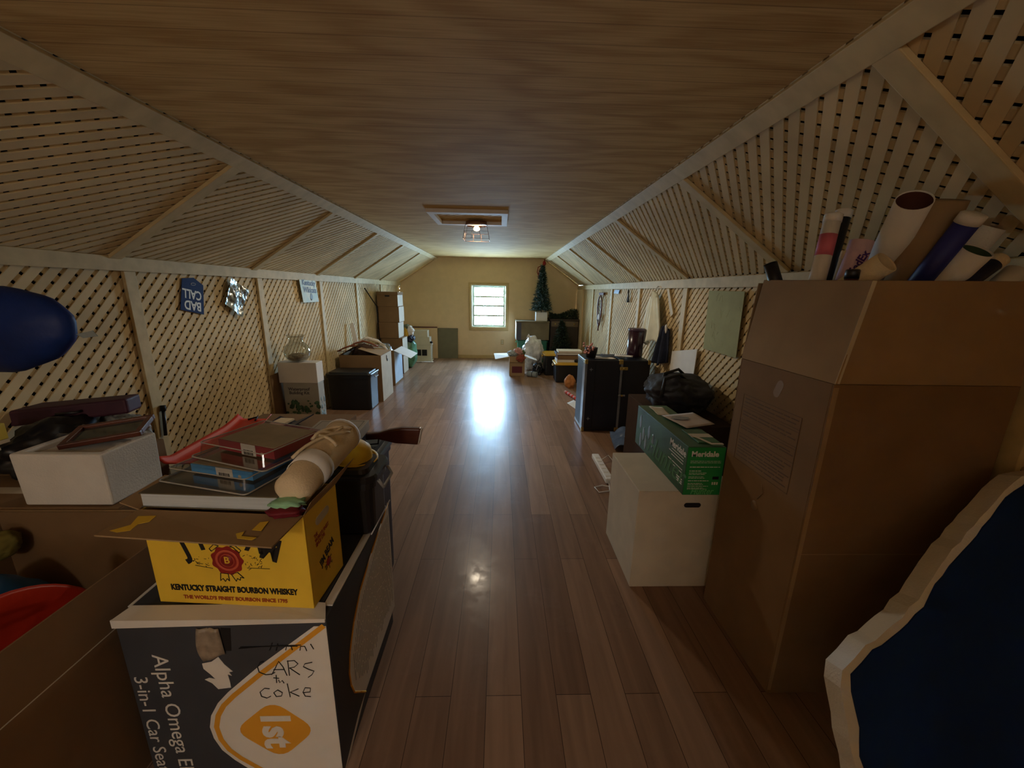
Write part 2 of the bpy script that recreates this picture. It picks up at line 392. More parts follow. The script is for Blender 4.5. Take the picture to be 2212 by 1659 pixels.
# short diagonal brace beside the garments on the right wall
trim(MB().slab([(XR-.024, 3.93, 1.55), (XR-.024, 3.985, 1.55), (XR-.024, 3.83, 1.27), (XR-.024, 3.775, 1.31)][::1], (.022, 0, 0)))

# ------------------------------------------------------------------ fixtures
def lamp(x, y, label, power, col=(1, .84, .62)):
    t = thing('ceiling_light', label, 'light', (x, y, ZC))
    MB().lathe([(0, 0), (.118, 0), (.118, -.03), (.108, -.036), (.106, -.012), (.03, -.012), (.03, -.03), (0, -.03)], Matrix.Translation((x, y, ZC)), 32).build('base_plate', M_copper, t)
    mb = MB(); zt, zb, a, b_ = ZC-.03, ZC-.172, .105, .132
    def sq(r, z): return [(x-r, y-r, z), (x+r, y-r, z), (x+r, y+r, z), (x-r, y+r, z)]
    for r, z in ((a, zt), (b_, zb), ((a+b_)/2, (zt+zb)/2)):
        q = sq(r, z)
        for i in range(4): mb.tube([q[i], q[(i+1) % 4]], .0019, 6)
    for p, q in zip(sq(a, zt), sq(b_, zb)): mb.tube([p, q], .0019, 6)
    for k in (-.33, .33):
        for sx, sy in ((k, 1), (k, -1), (1, k), (-1, k)):
            mb.tube([(x+sx*(a+b_)/2, y+sy*(a+b_)/2, (zt+zb)/2), (x+sx*b_, y+sy*b_, zb)], .0022, 6)
    for s_ in (-1, 1): mb.tube([(x-.1, y+s_*.1, zt), (x, y, zt)], .003, 6); mb.tube([(x+.1, y+s_*.1, zt), (x, y, zt)], .003, 6)
    mb.build('cage', M_copper, t)
    bl = MB().lathe([(0, -.088), (.022, -.084), (.033, -.068), (.028, -.05), (.016, -.038), (.014, -.03)], Matrix.Translation((x, y, ZC)), 20).build('bulb', emit_mat('bulb_glow', (255, 214, 150), 14), t)
    l = bpy.data.lights.new('bulb_light', 'SPOT'); l.spot_size = R(168); l.spot_blend = .25; l.energy = power; l.color = col; l.shadow_soft_size = .085
    lo = bpy.data.objects.new('bulb_light', l); C.objects.link(lo); lo.location = (x, y, ZC-.10)
    return t
lamp(-.255, 4.22, 'lit ceiling light in a square copper wire cage, hanging beyond the attic hatch', BULB)

# unseen lamp and cartons, added to light the foreground and shade its right side
WL = V((-.8, -2.2, 1.86))
t = thing('rear_fill_lamp', 'unseen globe lamp on a thin tripod stand, added behind the viewpoint for the rear light', 'lamp', (WL.x, WL.y, 0))
MB().lathe([(.03, -.1), (.06, -.08), (.1, -.0), (.06, .08), (0, .1)], Matrix.Translation(WL), 24).build('globe', emit_mat('globe_glow', (255, 232, 200), 14), t)
MB().lathe([(.03, -.1), (.06, -.08), (.1, -.0), (.06, .08), (0, .1)], Matrix.Translation((WL.x, WL.y, .95)), 24).build('globe', emit_mat('low_globe_glow', (255, 232, 200), 8), t)  # second globe, added for more light on the ceiling
MB().tube([WL-V((0, 0, .1)), (WL.x, WL.y, .35)], .014, 10).build('pole', M_black, t)
for k in range(3):
    a = k*2.094; MB().tube([(WL.x, WL.y, .4), (WL.x+.32*math.cos(a), WL.y+.32*math.sin(a), .012)], .011, 8).build('leg', M_black, t)
l = bpy.data.lights.new('rear_fill_light', 'POINT'); l.energy = REAR_FILL; l.color = (1, .96, .90); l.shadow_soft_size = .11
lo = bpy.data.objects.new('rear_fill_light', l); C.objects.link(lo); lo.location = WL+V((0, .24, 0))
l2 = l.copy(); l2.energy = REAR_FILL_LOW; lo = bpy.data.objects.new('rear_fill_low', l2); C.objects.link(lo); lo.location = (WL.x, WL.y+.24, .95)

# attic hatch
t = thing('attic_hatch', 'white framed ceiling hatch filled with lattice, just this side of the lit ceiling light', 'hatch', ((HX0+HX1)/2, (HY0+HY1)/2, ZC-.03))
for nm, b_ in (('frame_board', (-.65, .055, 3.57, 3.66)), ('frame_board', (-.65, .055, 4.17, 4.24)), ('frame_board', (-.65, HX0, 3.66, 4.17)), ('frame_board', (HX1, .055, 3.66, 4.17))):
    MB().box(b_[0], b_[1], b_[2], b_[3], ZC-.032, ZC-.0005).build(nm, M_white, t, bevel=.002)
mb = lattice(MB(), (HX0-.05, HY1+.05, ZC+.018), (1, 0, 0), (0, -1, 0), HX1-HX0+.1, HY1-HY0+.1); mb.build('lattice_panel', M_lat, t)
mb = MB()
for b_ in ((HX0-.06, HX1+.06, HY0-.06, HY0-.05), (HX0-.06, HX1+.06, HY1+.05, HY1+.06), (HX0-.06, HX0-.05, HY0-.05, HY1+.05), (HX1+.05, HX1+.06, HY0-.05, HY1+.05)): mb.box(*b_, ZC+.0205, ZC+.15)
mb.box(HX0-.06, HX1+.06, HY0-.06, HY1+.06, ZC+.15, ZC+.16).build('backing', M_dark, t)
struct(MB().box(XL, XR, YF-.1, YB+.12, ZC+.2, ZC+.23), 'ceiling_outer', M_dark)

# outlet on the back wall
t = thing('wall_outlet', 'small tan electrical outlet low on the back wall under the window', 'outlet', (.043, YB, .33))
MB().box(.008, .078, YB-.006, YB-.0005, .315, .43).build('cover_plate', M_casing, t, bevel=.002)
for z in (.35, .395): MB().box(.026, .06, YB-.009, YB-.0055, z-.013, z+.013).build('socket', M_cardL, t, bevel=.003)

# trees outside the window
M_leafo = mat('outdoor_leaves', (120, 150, 90), .6, .3, (2, 2, 2)); M_bark = mat('bark', (110, 96, 80), .9, .2)
def out_tree(x, y, h, label, seed):
    rd = random.Random(seed); t = thing('tree', label, 'tree', (x, y, -3))
    mb = MB().tube([(x, y, -3), (x+.05, y, -1), (x, y+.1, h*.5)], [.12, .1, .05], 8)
    for k in range(7): a = rd.uniform(0, 6.3); mb.tube([(x, y, h*.1+k*.25), (x+math.cos(a)*1.1, y+math.sin(a)*.9, h*.35+k*.3)], [.04, .012], 6)
    mb.build('trunk', M_bark, t)
    mb = MB()
    for k in range(900):
        a, b_, r = rd.uniform(0, 6.28), rd.uniform(-1, 1), rd.random()**.4
        p = V((x+1.5*r*math.cos(a)*math.sqrt(1-b_*b_), y+1.2*r*math.sin(a)*math.sqrt(1-b_*b_), h*.55+1.5*r*b_))
        e = Euler((rd.uniform(0, 6), rd.uniform(0, 6), rd.uniform(0, 6))).to_matrix(); s_ = rd.uniform(.05, .09)
        mb._q([p+e @ V(q)*s_ for q in ((-1, 0, 0), (0, -.5, .1), (1, 0, 0), (0, .5, .1))], [(0, 1, 2, 3)])
    mb.build('foliage', M_leafo, t)
out_tree(-1.5, 14, 2.0, 'leafy tree outside the window, the one to the left', 1)
out_tree(.6, 15.5, 1.6, 'leafy tree outside the window, the one to the right', 2)

# ------------------------------------------------------------------ generic containers
def flap(nm, P, Q, out, ang, ln, m, parent, th=.004, inset=.0, m2=None):
    """flap hinged on the edge P-Q, swung out by ang degrees above horizontal"""
    P, Q, out = V(P), V(Q), V(out).normalized(); d = out*math.cos(R(ang))+V((0, 0, 1))*math.sin(R(ang)); e = (Q-P).normalized()*inset
    n = (Q-P).normalized().cross(d)*th
    return MB().slab([P, Q, Q+d*ln-e, P+d*ln+e], n, 0).build(nm, m, parent)
def stadium(mb, c, w_, h, F, d=.0012, m=0, n=8):
    pts = []
    for k in range(n+1): a = -math.pi/2+math.pi*k/n; pts.append((w_/2-h/2+h/2*math.cos(a), h/2*math.sin(a), 0))
    for k in range(n+1): a = math.pi/2+math.pi*k/n; pts.append((-w_/2+h/2+h/2*math.cos(a), h/2*math.sin(a), 0))
    M = Matrix.Translation(c) @ F; z = (M.to_3x3() @ V((0, 0, 1)))*d
    return mb.slab([M @ V(p)-z*.5 for p in pts], z)
def carton(name, label, cat, b, m, group=None, seam='x', tape=M_cardL, holes=(), bevel=.004, rotz=0):
    x0, x1, y0, y1, z0, z1 = b
    t = thing(name, label, cat, ((x0+x1)/2, (y0+y1)/2, z0), rotz, group); cx, cy = (x1-x0)/2, (y1-y0)/2; h = z1-z0
    MB().box(-cx, cx, -cy, cy, 0, h-.004).build('body', m, t, world=False, bevel=bevel)
    g = .0015
    if seam == 'x':
        for s_ in (-1, 1): MB().box(-cx+.001, cx-.001, g if s_ > 0 else -cy+.001, cy-.001 if s_ > 0 else -g, h-.0045, h).build('top_flap', m, t, world=False, bevel=.0015)
        MB().box(-cx, cx, -.024, .024, h, h+.0006).build('tape', tape, t, world=False)
    else:
        for s_ in (-1, 1): MB().box(g if s_ > 0 else -cx+.001, cx-.001 if s_ > 0 else -g, -cy+.001, cy-.001, h-.0045, h).build('top_flap', m, t, world=False, bevel=.0015)
        MB().box(-.024, .024, -cy, cy, h, h+.0006).build('tape', tape, t, world=False)
    for hx, hz, side in holes:
        F = {'f': FRONT, 'r': RIGHTF}[side]; c_ = (hx, -cy, hz) if side == 'f' else (cx, hx, hz)
        stadium(MB(), c_, .085, .026, F).build('handle_hole', M_ink, t, world=False)
    return t
def open_carton(name, label, cat, b, m, group=None, th=.005, fill=None, minside=None):
    x0, x1, y0, y1, z0, z1 = b
    t = thing(name, label, cat, ((x0+x1)/2, (y0+y1)/2, z0), 0, group)
    mb = MB().box(x0, x1, y0, y0+th, z0, z1).box(x0, x1, y1-th, y1, z0, z1).box(x0, x0+th, y0+th, y1-th, z0, z1).box(x1-th, x1, y0+th, y1-th, z0, z1).box(x0+th, x1-th, y0+th, y1-th, z0, z0+th)
    mb.build('body', m, t)
    return t
def rrect(x0, x1, y0, y1, r, z, n=4):
    pts = []
    for cx, cy, a0 in ((x1-r, y0+r, -90), (x1-r, y1-r, 0), (x0+r, y1-r, 90), (x0+r, y0+r, 180)):
        for k in range(n+1): a = R(a0+90*k/n); pts.append((cx+r*math.cos(a), cy+r*math.sin(a), z))
    return pts
def loft(mb, rings, m=0, cap=True, smooth=False):
    vr = [[mb.bm.verts.new(p) for p in r] for r in rings]; n = len(vr[0])
    for a, b in zip(vr, vr[1:]):
        for k in range(n):
            f = mb.bm.faces.new((a[k], a[(k+1) % n], b[(k+1) % n], b[k])); f.material_index = m; f.smooth = smooth
    if cap:
        for r in (vr[0][::-1], vr[-1]): f = mb.bm.faces.new(r); f.material_index = m
    return mb
def tote(name, label, cat, b, m, mlid, group=None, mh=M_grey, lip=.02, handles='x', tp=.02):
    x0, x1, y0, y1, z0, z1 = b; t = thing(name, label, cat, ((x0+x1)/2, (y0+y1)/2, z0), 0, group); lt = .04
    zb = z1-lt
    loft(MB(), [rrect(x0+tp+.01, x1-tp-.01, y0+tp+.01, y1-tp-.01, .03, z0), rrect(x0+tp, x1-tp, y0+tp, y1-tp, .035, z0+.012), rrect(x0+.012, x1-.012, y0+.012, y1-.012, .04, zb-.03),
                rrect(x0+.004, x1-.004, y0+.004, y1-.004, .04, zb-.028), rrect(x0+.004, x1-.004, y0+.004, y1-.004, .04, zb)]).build('body', m, t)
    loft(MB(), [rrect(x0-.004, x1+.004, y0-.004, y1+.004, .045, zb+.0005), rrect(x0-.006, x1+.006, y0-.006, y1+.006, .045, zb+.016), rrect(x0, x1, y0, y1, .04, zb+.024),
                rrect(x0+.025, x1-.025, y0+.025, y1-.025, .03, zb+.024), rrect(x0+.03, x1-.03, y0+.03, y1-.03, .03, z1)]).build('lid', mlid, t)
    cx, cy = (x0+x1)/2, (y0+y1)/2
    for s_ in (-1, 1):
        if handles == 'x':
            xe = x1+.006 if s_ > 0 else x0-.006
            MB().tube([(xe, cy-.06, zb-.004), (xe+s_*.016, cy-.055, zb-.035), (xe+s_*.016, cy+.055, zb-.035), (xe, cy+.06, zb-.004)], .006, 8).build('handle', mh, t)
        else:
            ye = y1+.006 if s_ > 0 else y0-.006
            MB().tube([(cx-.06, ye, zb-.004), (cx-.055, ye+s_*.016, zb-.035), (cx+.055, ye+s_*.016, zb-.035), (cx+.06, ye, zb-.004)], .006, 8).build('handle', mh, t)
    return t
def stroke(mb, pts, P, r=.0016):
    mb.tube([P(*p) for p in pts], r, 5); return mb

carton('cardboard_box', 'lowest unseen brown carton of the stack added behind the viewpoint to shade the right foreground', 'box', (-.42, .32, -1.55, -1.15, 0, .66), M_card)  # unseen stack added to block the rear lamp from the right foreground
carton('cardboard_box', 'middle unseen brown carton of the stack added behind the viewpoint to shade the right foreground', 'box', (-.41, .31, -1.53, -1.17, .661, 1.27), M_card)
carton('cardboard_box', 'top unseen brown carton of the stack added behind the viewpoint to shade the right foreground', 'box', (-.42, .32, -1.53, -1.17, 1.271, 1.84), M_card)

# ------------------------------------------------------------------ near left: the slate car seat box
x0, x1, y0, y1, zt = -1.062, -.482, .91, 1.49, .598
t = thing('cardboard_box', 'large slate grey and white printed box at the front, under the yellow box', 'box', ((x0+x1)/2, (y0+y1)/2, 0))
seat = t
MB().box(x0, x1, y0, y1, 0, zt-.004).build('body', M_slate, t, bevel=.005)
e = .0007
def fp(x, z, d=e): return (x, y0-d, z)
# top panels: dark flaps with white raw edges
MB().box(x0+.006, x1-.03, y0+.045, y1-.004, zt-.004, zt).build('top_flap', M_slate, t)
mb = MB(); mb.slab([(x0-.004, y0-.003, zt-.003), (x1, y0-.003, zt-.003), (x1-.022, y0+.05, zt+.0015), (-.74, y0+.075, zt+.0015), (-.80, y0+.046, zt+.0015), (x0+.012, y0+.045, zt+.0015)], (0, 0, .003))
mb.slab([(x0-.005, y0-.004, zt-.026), (x1-.002, y0-.004, zt-.012), (x1-.002, y0-.004, zt), (x0-.005, y0-.004, zt)], (0, .004, 0))
mb.build('torn_white_edge', M_white, t)
MB().box(x0-.001, x0+.008, y0+.045, y1, zt-.003, zt+.0015).build('white_edge', M_white, t)
MB().box(x1-.026, x1-.001, y0+.045, y1, zt-.003, zt+.0015).build('white_edge', M_white, t)
# white field, orange line, diamond and lettering of the front
wpts = [(-.518, .570), (-.694, .427), (-.79, .338), (-.826, .297), (-.853, .25), (-.864, .205), (-.859, .16), (-.842, .112), (-.81, .07), (-.77, .03), (-.73, .002), (-.484, .002), (-.484, .57)]
MB().slab([fp(x, z, 0) for x, z in wpts], (0, -e, 0)).build('white_print', M_white, t)
oc = [(-.49, .572), (-.60, .478), (-.69, .402), (-.775, .325), (-.81, .288), (-.832, .25), (-.844, .205), (-.838, .155), (-.82, .113), (-.79, .078), (-.739, .033), (-.70, .004)]
hw = .0078
def nrm(i):
    a, b_ = V(oc[max(i-1, 0)]), V(oc[min(i+1, len(oc)-1)]); d = (b_-a).normalized(); return V((-d.y, d.x))*hw
ofs = [V(p)+nrm(i) for i, p in enumerate(oc)]+[V(p)-nrm(i) for i, p in reversed(list(enumerate(oc)))]
mb = MB(); n_ = len(oc)
mb._q([(p.x, y0-e-.0004, p.y) for p in ofs], [(i, i+1, 2*n_-2-i, 2*n_-1-i) for i in range(n_-1)])
mb.build('orange_line', M_orange, t)
def rounded_poly(pts, r, n=5):
    out = []
    for i in range(len(pts)):
        p, a, b_ = V(pts[i]), V(pts[i-1]), V(pts[(i+1) % len(pts)]); u, v = (a-p).normalized(), (b_-p).normalized()
        for k in range(n+1):
            q = k/n; out.append((p+u*r*(1-q)**2+v*r*q**2))
    return out
mb = MB(); mb.slab([V((p.x, y0-e, p.y)) for p in rounded_poly([(-.795, .19, 0), (-.668, .305, 0), (-.548, .19, 0), (-.666, .074, 0)], .05)], (0, -.0005, 0)); mb.build('logo_diamond', M_orange, t)
text('1st', .118, M_white, t, (-.670, y0-.0016, .193), FRONT, R(-90), sx=1.0, bold=.0045)
text('Alpha Omega Elite', .062, M_white, t, (-.962, y0-.001, .478), FRONT, R(-90), align='LEFT', sx=1.1)
text('3-in-1 Car Seat', .055, M_white, t, (-1.03, y0-.001, .402), FRONT, R(-90), align='LEFT', sx=1.1)
# torn patch, clear tape tab
MB().slab([fp(x, z, 0) for x, z in [(-.847, .444), (-.82, .45), (-.798, .467), (-.785, .44), (-.765, .414), (-.776, .412), (-.77, .398), (-.781, .404), (-.779, .378), (-.779, .355), (-.816, .35), (-.83, .372), (-.849, .386), (-.835, .392), (-.818, .387), (-.83, .405), (-.846, .425)]], (0, -e, 0)).build('torn_patch', M_white, t)
MB().slab([fp(x, z, 0) for x, z in [(-.776, .568), (-.749, .566), (-.758, .488), (-.802, .488), (-.79, .52)]], (0, -e, 0)).build('dark_patch', M_ink, t)
MB().sheet(lambda u, v: (-.842+.062*u+.006*v*u, y0-.002-.008*math.sin(v*3)*(1-.4*u)-.003*math.sin(9*u+4*v), .568-.118*v+.03*u*v), 6, 8).build('tape', mat('old_tape', (150, 134, 116), .35, .3, (30, 30, 30), spec=.6), t, solid=.0006)
# handwriting
mb = MB(); P = lambda x, z: (x, y0-.0016, z)
for st in ([(-.735, .497), (-.66, .503), (-.56, .507)], [(-.73, .502), (-.57, .503)], [(-.65, .49), (-.64, .515)], [(-.632, .488), (-.625, .512)], [(-.628, .503), (-.612, .506)], [(-.605, .49), (-.6, .507), (-.588, .502), (-.586, .49)], [(-.565, .488), (-.562, .502), (-.55, .502), (-.546, .486)], [(-.533, .51), (-.526, .492)],
           [(-.672, .45), (-.682, .447), (-.692, .43), (-.69, .412), (-.672, .402), (-.655, .404), (-.645, .41)], [(-.655, .402), (-.64, .43), (-.63, .45), (-.62, .43), (-.612, .398)], [(-.648, .42), (-.616, .42)], [(-.605, .398), (-.604, .452)], [(-.606, .45), (-.585, .452), (-.576, .44), (-.588, .428), (-.602, .426), (-.575, .4)], [(-.535, .445), (-.556, .44), (-.562, .43), (-.548, .42), (-.533, .413), (-.54, .4), (-.552, .39)],
           [(-.643, .4), (-.645, .372)], [(-.652, .39), (-.636, .388)], [(-.638, .382), (-.636, .372), (-.628, .38), (-.624, .37)],
           [(-.668, .35), (-.682, .352), (-.697, .338), (-.695, .322), (-.68, .315), (-.668, .322)], [(-.645, .345), (-.658, .335), (-.652, .32), (-.637, .322), (-.633, .335), (-.645, .345)], [(-.615, .368), (-.612, .318)], [(-.585, .348), (-.61, .336), (-.585, .32)], [(-.573, .333), (-.552, .336), (-.55, .35), (-.565, .352), (-.573, .335), (-.568, .32), (-.552, .318)]):
    stroke(mb, st, P, .0013)
mb.build('handwriting', M_ink, t)
# the printed panel on the aisle side
def sp(y, z, d=e): return (x1+d, y, z)
lab = [(1.519, .594), (1.41, .565), (1.28, .525), (1.153, .474), (1.08, .415), (1.032, .347), (1.012, .28), (1.016, .226), (1.035, .17), (1.075, .12), (1.122, .06), (1.519, .06)]
MB().slab([sp(y, z, 0) for y, z in lab], (e, 0, 0)).build('side_print', M_white, t)
mb = MB()
for (ya, za), (yb, zb_) in zip(lab[:-2], lab[1:-1]): mb.tube([sp(ya, za), sp(yb, zb_)], .0035, 5)
mb.build('orange_line', M_orange, t)
mb = MB()
for k in range(34):
    yy = 1.50-.0135*k; zt_ = .545-max(0, (1.4-yy))*.5-max(0, 1.12-yy)*1.0; zb_ = .11+max(0, 1.15-yy)*.9
    if zt_-zb_ > .03:
        z_ = zt_; rd = random.Random(k)
        while z_ > zb_+.03:
            ln = rd.uniform(.02, .09); mb.box(x1+e, x1+e+.0003, yy, yy+.004, max(zb_, z_-ln), z_); z_ -= ln+.006
mb.build('small_print', M_grey, t)
MB().slab([sp(y, z, 0) for y, z in [(1.05, .055), (1.125, .06), (.96, .002), (.915, .002)]], (e, 0, 0)).build('white_print', M_white, t)
flap('side_flap', (x1+.001, y1-.2, zt), (x1+.001, y1-.002, zt), (1, 0, 0), 62, .035, M_white, t)

# ------------------------------------------------------------------ the yellow whiskey box
t = thing('whiskey_box', 'open yellow whiskey carton with red seal emblem, standing on the slate box', 'box', (-.7495, 1.045, zt+.003), -.066)
yb = t; W2, D2, H = .2285, .0905, .298; th = .004; b0 = dict(world=False)
MB().box(-W2, W2, -D2, -D2+th, 0, H).box(-W2, W2, D2-th, D2, 0, H).box(-W2, -W2+th, -D2+th, D2-th, 0, H).box(W2-th, W2, -D2+th, D2-th, 0, H).box(-W2+th, W2-th, -D2+th, D2-th, 0, th).build('body', M_yellow, t, bevel=.0015, **b0)
def lslab(nm, pts, d, m): return MB().slab(pts, d).build(nm, m, t, **b0)
ff = lslab('front_flap', [(-W2, -D2, H-.001), (W2, -D2, H-.001), (W2-.01, -D2-.118, H-.012), (-W2-.006, -D2-.108, H-.006)], (0, 0, .004), M_card)
for pts in ([(-.2, -D2-.03), (-.155, -D2-.025), (-.15, -D2-.05), (-.17, -D2-.06), (-.165, -D2-.085), (-.19, -D2-.095), (-.215, -D2-.09), (-.185, -D2-.065)], [(.135, -D2-.035), (.155, -D2-.03), (.16, -D2-.068), (.135, -D2-.066)], [(.105, -D2-.082), (.12, -D2-.073), (.125, -D2-.09), (.165, -D2-.093), (.16, -D2-.102), (.12, -D2-.098)]):
    MB().slab([(x, y, H+.0031+(y+D2)*.06) for x, y in pts], (0, 0, .0009)).build('torn_tape', M_yellow, ff, **b0)
lslab('left_flap', [(-W2, -D2, H), (-W2, D2, H), (-W2-.085, D2-.01, H+.012), (-W2-.075, -D2+.02, H+.006)], (0, 0, .004), M_card)
lslab('right_flap', [(W2, -D2+.0, H), (W2, D2, H), (W2+.05, D2+.03, H+.075), (W2+.012, -D2+.02, H+.03)], (.003, 0, .002), M_card)
# printed front
yf = -D2-.0006
t_ = '''KENTUCKY STRAIGHT BOURBON WHISKEY'''
text(t_, .026, M_ink, t, (.0, yf, .053), FRONT, sx=.72, bold=.0012, **b0)
text("THE WORLD'S FINEST BOURBON SINCE 1795", .0165, M_redink, t, (0, yf, .0215), FRONT, sx=.92, bold=.0006, **b0)
for ch, lx, lz, a in (('J', -.122, .190, 17), ('I', -.075, .213, 13), ('M', -.036, .236, 8), ('B', .018, .242, -2), ('E', .05, .236, -8), ('A', .084, .212, -13), ('M', .124, .188, -18)):
    text(ch, .098, M_ink, t, (lx, yf, lz), FRONT, R(a), sx=.72, bold=.0035, name='lettering', **b0)
Ms = mat('seal_red', (150, 36, 30), .5, .1); Ms2 = mat('seal_light', (206, 92, 66), .5, .05)
Fm = Matrix.Translation((-.004, yf, .15)) @ FRONT
mb = MB(); mb.slab([Fm @ V(((.0445+.0028*math.cos(9*a))*math.cos(a), (.0445+.0028*math.cos(9*a))*math.sin(a), 0)) for a in [2*math.pi*k/72 for k in range(72)]], (0, -.0006, 0)); sl = mb.build('seal', Ms, t, **b0)
for r0, r1, m_ in ((.027, .034, Ms2), (.0, .021, Ms2), (0, .0185, Ms)):
    mb = MB(); d = -.0007-(.0003 if r1 < .02 else 0)
    if r0: mb.lathe([(r0, .0007), (r1, .0007), (r1, .0010), (r0, .0010), (r0, .0007)], Fm, 40)
    else: mb.lathe([(0, .0007+(.0004 if r1 < .02 else 0)), (r1, .0007+(.0004 if r1 < .02 else 0)), (r1, .001+(.0004 if r1 < .02 else 0)), (0, .001+(.0004 if r1 < .02 else 0))], Fm, 32)
    mb.build('ring', m_, sl, **b0)
text('B', .03, M_yellow, t, (-.004, yf-.0018, .151), FRONT, bold=.0004, **b0)
mb = MB(); q = lambda x, z: (x, yf, z)
for pts in ([(-.03, .108), (-.034, .082), (-.026, .09), (-.02, .08), (-.014, .09), (-.008, .082), (-.008, .106)], [(.0, .106), (.012, .082), (.016, .092), (.024, .086), (.026, .096), (.036, .094), (.02, .112)], [(-.05, .186), (-.036, .2), (-.022, .196), (-.03, .19), (-.045, .178)], [(.01, .196), (.024, .2), (.04, .184), (.034, .176), (.02, .192)]):
    for a, b_ in zip(pts, pts[1:]+pts[:1]): mb.tube([q(*a), q(*b_)], .0011, 5)
rd = random.Random(3)
for k in range(46):
    s_ = rd.choice((-1, 1)); x = s_*rd.uniform(.05, .1)-.004; z = .145+rd.uniform(-.025, .03)*(1-abs(abs(x)-.05)/.07); mb.tube([q(x, z), q(x+rd.uniform(-.008, .008), z+rd.uniform(-.006, .006))], .0008, 4)
mb.tube([q(-.1, .13), q(-.05, .122)], .0009, 4); mb.tube([q(.05, .128), q(.115, .128)], .0009, 4)
mb.build('emblem_lines', M_ink, t, **b0)
# printed end
xr_ = W2+.0006
text('JIM BEAM', .034, M_ink, t, (xr_, .004, .118), RIGHTF, R(22), sx=.62, bold=.001, **b0)
MB().lathe([(0, 0), (.014, 0), (.014, .0006), (0, .0006)], Matrix.Translation((xr_-.0003, .008, .082)) @ RIGHTF, 20).build('seal', Ms, t, **b0)
mb = MB()
for k in range(14): a = rd.uniform(0, 6.3); mb.tube([(xr_, .008+.014*math.cos(a), .08+.014*math.sin(a)), (xr_, .008+.024*math.cos(a), .078+.022*math.sin(a))], .0008, 4)
mb.build('emblem_lines', M_ink, t, **b0)
text("THE\nWORLD'S FINEST\nSINCE 1795", .017, M_redink, t, (xr_, -.05, .19), RIGHTF, R(8), sx=.6, bold=.0004, align='LEFT', **b0)
stadium(MB(), (xr_, .0, .245), .075, .026, RIGHTF @ Matrix.Rotation(R(5), 4, 'Z')).build('handle_hole', M_cardL, t, **b0)

# ------------------------------------------------------------------ things heaped on the yellow box
TB = zt+.003+H+.003
M_pages = mat('grey_pages', (192, 200, 206), .8, .1, (3, 3, 220)); M_cover = mat('dark_cover', (104, 96, 78), .4, .2)
t = thing('book', 'thick wide book with grey page edges and dark cover, lowest in the yellow carton heap', 'book', (-.785, 1.075, TB+.001), -.06)
MB().box(-.19, .19, -.105, .125, .003, .04).build('pages', M_pages, t, **b0)
MB().box(-.193, .193, -.108, .128, .0402, .0435).box(-.193, .193, -.108, .128, 0, .0028).build('cover', M_cover, t, bevel=.001, **b0)
def pack(label, loc, rz, w_, d, h, mi, bw, bd, by):
    t = thing('plastic_case', label, 'case', loc, rz)
    sh = MB(); loft(sh, [rrect(-w_/2, w_/2, -d/2, d/2, .012, 0), rrect(-w_/2, w_/2, -d/2, d/2, .012, .003), rrect(-w_/2+.014, w_/2-.014, -d/2+.014, d/2-.008, .012, .005), rrect(-w_/2+.018, w_/2-.018, -d/2+.02, d/2-.01, .012, h)])
    sh.build('clear_shell', M_clear, t, **b0)
    MB().tube(rrect(-w_/2, w_/2, -d/2, d/2, .012, .003), .0022, 6, closed=True).tube(rrect(-w_/2+.018, w_/2-.018, -d/2+.02, d/2-.01, .012, h), .0016, 6, closed=True).build('shell_highlight', M_rim, t, **b0)
    bx = MB().box(-bw/2, bw/2, by, by+bd, .006, h-.004).build('insert', mi, t, bevel=.001, **b0)
    MB().box(-bw/2+.002, bw/2-.002, by+.004, by+bd-.002, h-.0039, h-.003).build('cover_card', M_olive, t, **b0)
    MB().box(-.018, .042, by-.001, by-.0002, .004, h-.003).build('price_sticker', M_white, t, **b0)
    mb = MB(); r_ = random.Random(4); x = -.008
    while x < .03: w2 = r_.uniform(.0008, .003); mb.box(x, x+w2, by-.0016, by-.0009, .006, h*.5); x += w2+r_.uniform(.001, .003)
    mb.build('barcode', M_ink, t, **b0)
    MB().lathe([(0, 0), (.006, 0), (.006, .0008), (0, .0008)], Matrix.Translation((.066, by, h*.35)) @ FRONT, 14).build('round_sticker', M_cardL, t, **b0)
    return t
M_rim = mat('rim_highlight', (176, 172, 164), .2, 0, spec=.8)  # pale colour painted in for the highlights on the clear shell edges
M_olive = mat('olive_card', (200, 182, 150), .7, .12, (14, 14, 14))
pack('clear plastic case with a bright blue spine and barcode sticker, on the thick book', (-.80, 1.125, TB+.046), R(-15), .31, .26, .036, mat('blue_card', (84, 166, 236), .5, .05), .225, .16, -.065)
pack('clear plastic case with a dark red spine, on top of the blue one', (-.765, 1.19, TB+.084), R(-20), .30, .25, .044, mat('red_card', (158, 38, 56), .5, .08), .232, .165, -.06)
t = thing('canvas_roll', 'cream canvas roll tied with ribbons, lying at the right of the plastic cases', 'roll', (-.577, 1.13, TB))
A, B = V((-.570, .962, TB+.05)), V((-.562, 1.315, TB+.085)); ax = (B-A)
def cyl(A, B, prof, seg=28, **k):
    d = (V(B)-V(A)); Mx = Matrix.Translation(A) @ d.to_track_quat('Z', 'Y').to_matrix().to_4x4(); return MB().lathe(prof, Mx, seg, **k)
L_ = ax.length
cyl(A, B, [(.0, .0), (.03, 0), (.05, .02), (.052, .1), (.056, .2), (.060, L_-.01), (.0605, L_), (.054, L_), (.052, L_-.06), (0, L_-.06)]).build('body', M_cream, t)
cyl(A, B, [(.0608, L_-.012), (.0625, L_-.01), (.0625, L_+.002), (.053, L_+.002), (.053, L_-.004)]).build('rim', M_white, t)
cyl(A, B, [(.0535, .09), (.056, .088), (.058, .15), (.0565, .152)]).build('white_band', M_white, t)
mb = MB()
dq = ax.to_track_quat('Z', 'Y').to_matrix()
